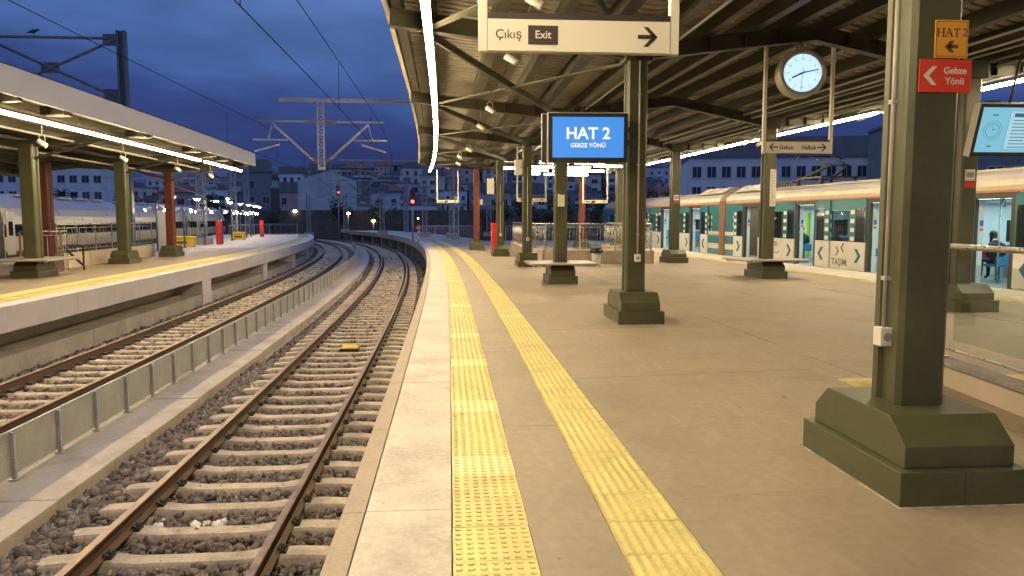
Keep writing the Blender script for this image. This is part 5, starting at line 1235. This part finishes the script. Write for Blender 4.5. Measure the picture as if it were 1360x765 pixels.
def block(label, x, y, w, d, st, wall, roof, rz, z=None, gable=False, cols=None, lit=.05, sep=False, group='apartment blocks on the hillside', name='apartment_block', sh=2.9, balcony=True):
    z = hill_z(x, y) - .6 if z is None else z; h = st*sh + .8
    t = thing(name, label, 'building', (x, y, z), rz, group)
    mb = MB(); mb.box(-w/2, w/2, -d/2, d/2, 0, h); mb.build('wall', WM[wall], t)
    mb = MB(); ov = .35
    if roof == 'red tiled roof':
        rh = 1.6 + w*.06; mb.add([(-w/2-ov, -d/2-ov, h), (w/2+ov, -d/2-ov, h), (w/2+ov, d/2+ov, h), (-w/2-ov, d/2+ov, h), (-w*.22, 0, h+rh), (w*.22, 0, h+rh)], [(0,1,5,4),(1,2,5),(2,3,4,5),(3,0,4),(3,2,1,0)]); mb.box(w*.12, w*.2, .3, .9, h+rh*.5, h+rh+.7); mb.build('roof', M_tile, t)
    elif gable:
        mb.add([(-w/2, -d/2, h+.002), (w/2, -d/2, h+.002), (w/2, d/2, h+.002), (-w/2, d/2, h+.002), (0, -d/2, h + w*.16), (0, d/2, h + w*.16)], [(0,1,4),(2,3,5),(1,2,5,4),(3,0,4,5),(3,2,1,0)]); mb.build('roof', WM[wall], t)
    else:
        mb.box(-w/2-.15, w/2+.15, -d/2-.15, d/2+.15, h+.002, h+.3); mb.box(-w*.15, w*.12, -1.5, 1.5, h+.3, h+2.2); mb.tube((w*.3, 0, h+.3), (w*.3, 0, h+2.6), .05, 5)
        for q in range(random.randint(1, 4)): a_ = random.uniform(-.45, .4)*w; mb.box(a_, a_ + random.uniform(.5, 1.6), -3, -2, h+.3, h + random.uniform(.8, 1.7))
        if random.random() < .5: mb.box(-w/2+1, w/2-1, -d/2+1.2, d/2-1, h+.3, h+2.5)
        mb.build('roof', M_flat, t)
    cols = cols or max(2, int(w/random.uniform(2.0, 3.2))); wk = .28 if sep else random.uniform(.14, .25); wh = 1.2 if sep else random.uniform(1.15, 1.7); bm_ = random.random(); fr = MB(); pn = MB(); lm = MB(); bc = MB()
    for i in range(st):
        for j in range(cols):
            cx = -w/2 + w*(j + .5)/cols; zb = .9 + i*sh; hw = w/cols*wk
            if not sep and random.random() < .08: continue
            if gable: continue
            f = fr if not sep else MB(); q = pn if not sep else MB()
            f.box(cx - hw - .1, cx + hw + .1, -d/2 - .06, -d/2 + .01, zb - .1, zb + wh + .1)
            isl = random.random() < lit
            (lm if isl and not sep else q).box(cx - hw, cx - .04, -d/2 - .075, -d/2 - .061, zb, zb + wh); (lm if isl and not sep else q).box(cx + .04, cx + hw, -d/2 - .075, -d/2 - .061, zb, zb + wh)
            if sep:
                wo = f.build('window', M_wframe, t); q.build('pane', M_wlit if isl else M_wdark, wo)
            elif balcony and (j % 2 == 0 if bm_ < .45 else (j in (0, cols - 1) if bm_ < .75 else random.random() < .25)): bc.box(cx - hw - .4, cx + hw + .4, -d/2 - 1.0, -d/2 - .02, zb - .75, zb - .6); bc.box(cx - hw - .4, cx + hw + .4, -d/2 - 1.0, -d/2 - .93, zb - .6, zb + .15)
            if not sep and i < st:
                sc_ = d/2; 
    if not sep and not gable:
        for sx in (-1, 1):
            for i in range(st):
                for j in range(2):
                    cy = -d/4 + j*d/2; zb = .9 + i*sh; pn.box(sx*(w/2) - .04, sx*(w/2) + .05, cy - .6, cy + .6, zb, zb + 1.4)
    for o_, nm, m in ((fr, 'window_frame', M_wframe), (pn, 'pane', M_wdark), (lm, 'lit_pane', M_wlit), (bc, 'balcony', WM['pale grey'] if wall != 'pale grey' else WM['white'])):
        if o_.v: tag(o_.build(nm, m, t, fix=False), None, None, None, 'stuff')
    return t
rows_spec = [('front', 186, 7.5, (1, 3), -115, 72), ('second', 222, 8.5, (2, 3), -140, 86), ('third', 262, 9, (2, 4), -155, 100), ('fourth', 305, 10, (2, 4), -170, 112), ('fifth', 350, 11, (2, 3), -185, 126), ('back', 400, 12, (2, 3), -200, 140)]
wl = ['white', 'cream', 'pale grey', 'beige', 'rose', 'pale grey', 'white', 'ochre', 'dark grey']
for ri, (rn, yy, ww, stn, xa, xb) in enumerate(rows_spec):
    x = xa + random.uniform(0, 4); i = 0
    while x < xb:
        w = ww*random.uniform(.75, 1.2); st_n = random.randint(*stn); wall = random.choice(wl); rf = random.choice(['red tiled roof', 'flat grey roof', 'flat grey roof'])
        if True:
            nth = ORD[i] if i < len(ORD) else '%dth' % (i + 1)
            block('%s %d storey block, %s, %s from left in %s hillside row' % (wall, st_n, rf, nth, rn), x + w/2, yy + random.uniform(-4, 4), w, 9, st_n, wall, rf, random.uniform(-.25, .25)); i += 1
        x += w + random.uniform(.1, 1.0)
block('pale windowless gabled wall building standing above the tracks', -23.3, 150, 10.5, 10, 2, 'pale grey', 'gable', .15, z=2.0, gable=True)
block('dark grey block with square openings left of the gabled wall', -37, 150, 8, 8, 3, 'dark grey', 'flat grey roof', .1, z=.6, cols=3, lit=0)
block('long white office block with window rows beyond the left train', -78, 150, 30, 12, 5, 'white', 'flat grey roof', .1, z=-1.5, cols=15, sep=True, lit=0, group='larger buildings round the station', name='office_block')
block('long pale building with a lit upper window behind the right train', 45, 92, 32, 12, 4, 'white', 'flat grey roof', -.2, z=-1.5, cols=19, sh=2.35, sep=True, lit=.07, group='larger buildings round the station', name='office_block')
block('dark block with paired windows behind the pantograph at the right', 52, 74, 16, 12, 4, 'dark grey', 'flat grey roof', -.25, z=-1.5, cols=7, sep=True, lit=.02, group='larger buildings round the station', name='office_block')
block('dark low building with tiled roof at the right beyond the train', 74, 84, 24, 12, 4, 'dark grey', 'red tiled roof', -.3, z=-1.5, cols=8, sep=True, lit=.0, group='larger buildings round the station', name='office_block')
t = thing('retaining_wall', 'dark brown retaining wall below the hillside town', 'wall', (0, 0, 0))
for k in range(24):
    a, c = V(-62 + k*5.2, 112 + 3*math.sin(k*.4), 0), V(-62 + k*5.2 + 5.15, 112 + 3*math.sin(k*.4 + .4), 0); mb = MB(); mb.bar(a + V(0,0,.6), c + V(0,0,.6), .5, 4.4); mb.build('wall_panel', mat('stained_wall', (.13, .105, .09), .85, noise=(.6, .25), stain=(.8, .3)) if k == 0 else MATS['stained_wall'], t)
t = thing('minaret', 'slim dark minaret rising beside the dark grey block', 'tower', (-30.0, 136, -1.5))
mb = MB(); mb.lathe([(.8, 0), (.7, 7.9), (.95, 8.1), (.95, 8.6), (.55, 8.7), (.5, 9.9)], 12); mb.build('shaft', WM['dark grey'], t); mb = MB(); mb.lathe([(.65, 9.9), (.05, 11.9)], 12); mb.build('spire', M_flat, t)
# trees
M_leaf = mat('leaf_dark', (.035, .045, .02), .8, noise=(.6, .4), island=.5); M_bark = mat('bark', (.07, .05, .04), .9, noise=(4, .2))
def tree(label, x, y, z, h, w, n):
    t = thing('tree', label, 'tree', (x, y, z), random.uniform(0, 6), 'dark trees below the town')
    mb = MB(); mb.path([(0,0,0), (.1, .05, h*.3), (0, .1, h*.62)], [.22, .15, .06], 7)
    cl_ = []
    for k in range(9):
        a = random.uniform(0, 6.28); r = w*random.uniform(.25, .8); zz = h*random.uniform(.42, .88); c = V(r*math.cos(a), r*math.sin(a), zz); cl_.append((c, w*random.uniform(.28, .5))); mb.tube((0, .05, h*random.uniform(.25, .5)), c, .07, 5, 0, .02)
    mb.build('trunk', M_bark, t); lf = MB()
    for k in range(n):
        c, r = random.choice(cl_); d = V(random.gauss(0, 1), random.gauss(0, 1), random.gauss(0, .8)); d = d.normalized()*r*random.random()**.4; p = c + d; s_ = random.uniform(.10, .24)
        u = V(random.gauss(0,1), random.gauss(0,1), random.gauss(0,1)).normalized(); v_ = u.orthogonal().normalized(); lf.add([p - u*s_, p + v_*s_*.5, p + u*s_, p - v_*s_*.5], [(0,1,2,3)])
    lf.build('crown', M_leaf, t, fix=False)
for i, (x, y, h, w) in enumerate(((4.8, 84, 4.2, 2.2), (8.5, 88, 4.6, 2.4), (13, 92, 5.2, 2.6), (-9, 106, 5, 2.2), (-15, 108, 5.5, 2.4), (-24, 107, 5, 2.4), (-31, 104, 6, 2.6), (-39, 100, 5.4, 2.6), (-47, 97, 6, 3), (19, 98, 6, 3), (26, 96, 6, 2.8), (34, 70, 5.4, 2.6), (-56, 92, 6, 3))):
    tree('dark leafy tree below the town, %s counting from the left' % ORD[sorted([4.8, 8.5, 13, -9, -15, -24, -31, -39, -47, 19, 26, 34, -56]).index(x)], x, y, -1.6, h + 1.2, w, 900)
# small town lamps
for i, (x, y, z) in enumerate(((-13.5, 104, 2.2), (-33, 118, 4.4), (-64, 110, 5.2), (-52, 105, 5.0), (-70, 120, 6.5), (-10.2, 104, 1.2), (22, 110, 4.0), (-22, 112, 2.6))):
    t = thing('street_lamp', 'distant street lamp glowing below the town, %s from the left' % ORD[sorted([-13.5, -33, -64, -52, -70, -10.2, 22, -22]).index(x)], 'street lamp', (x, y, -1.5), 0, 'distant street lamps')
    mb = MB(); mb.tube((0,0,0), (0,0,z + 1.5), .06, 6); mb.build('pole', M_darkmast, t); mb = MB(); mb.lathe([(.05, -.05), (.26, .05), (.22, .2), (.05, .26)], 10, 0, (0, -.1, z + 1.5)); mb.build('lantern', M_town, t)
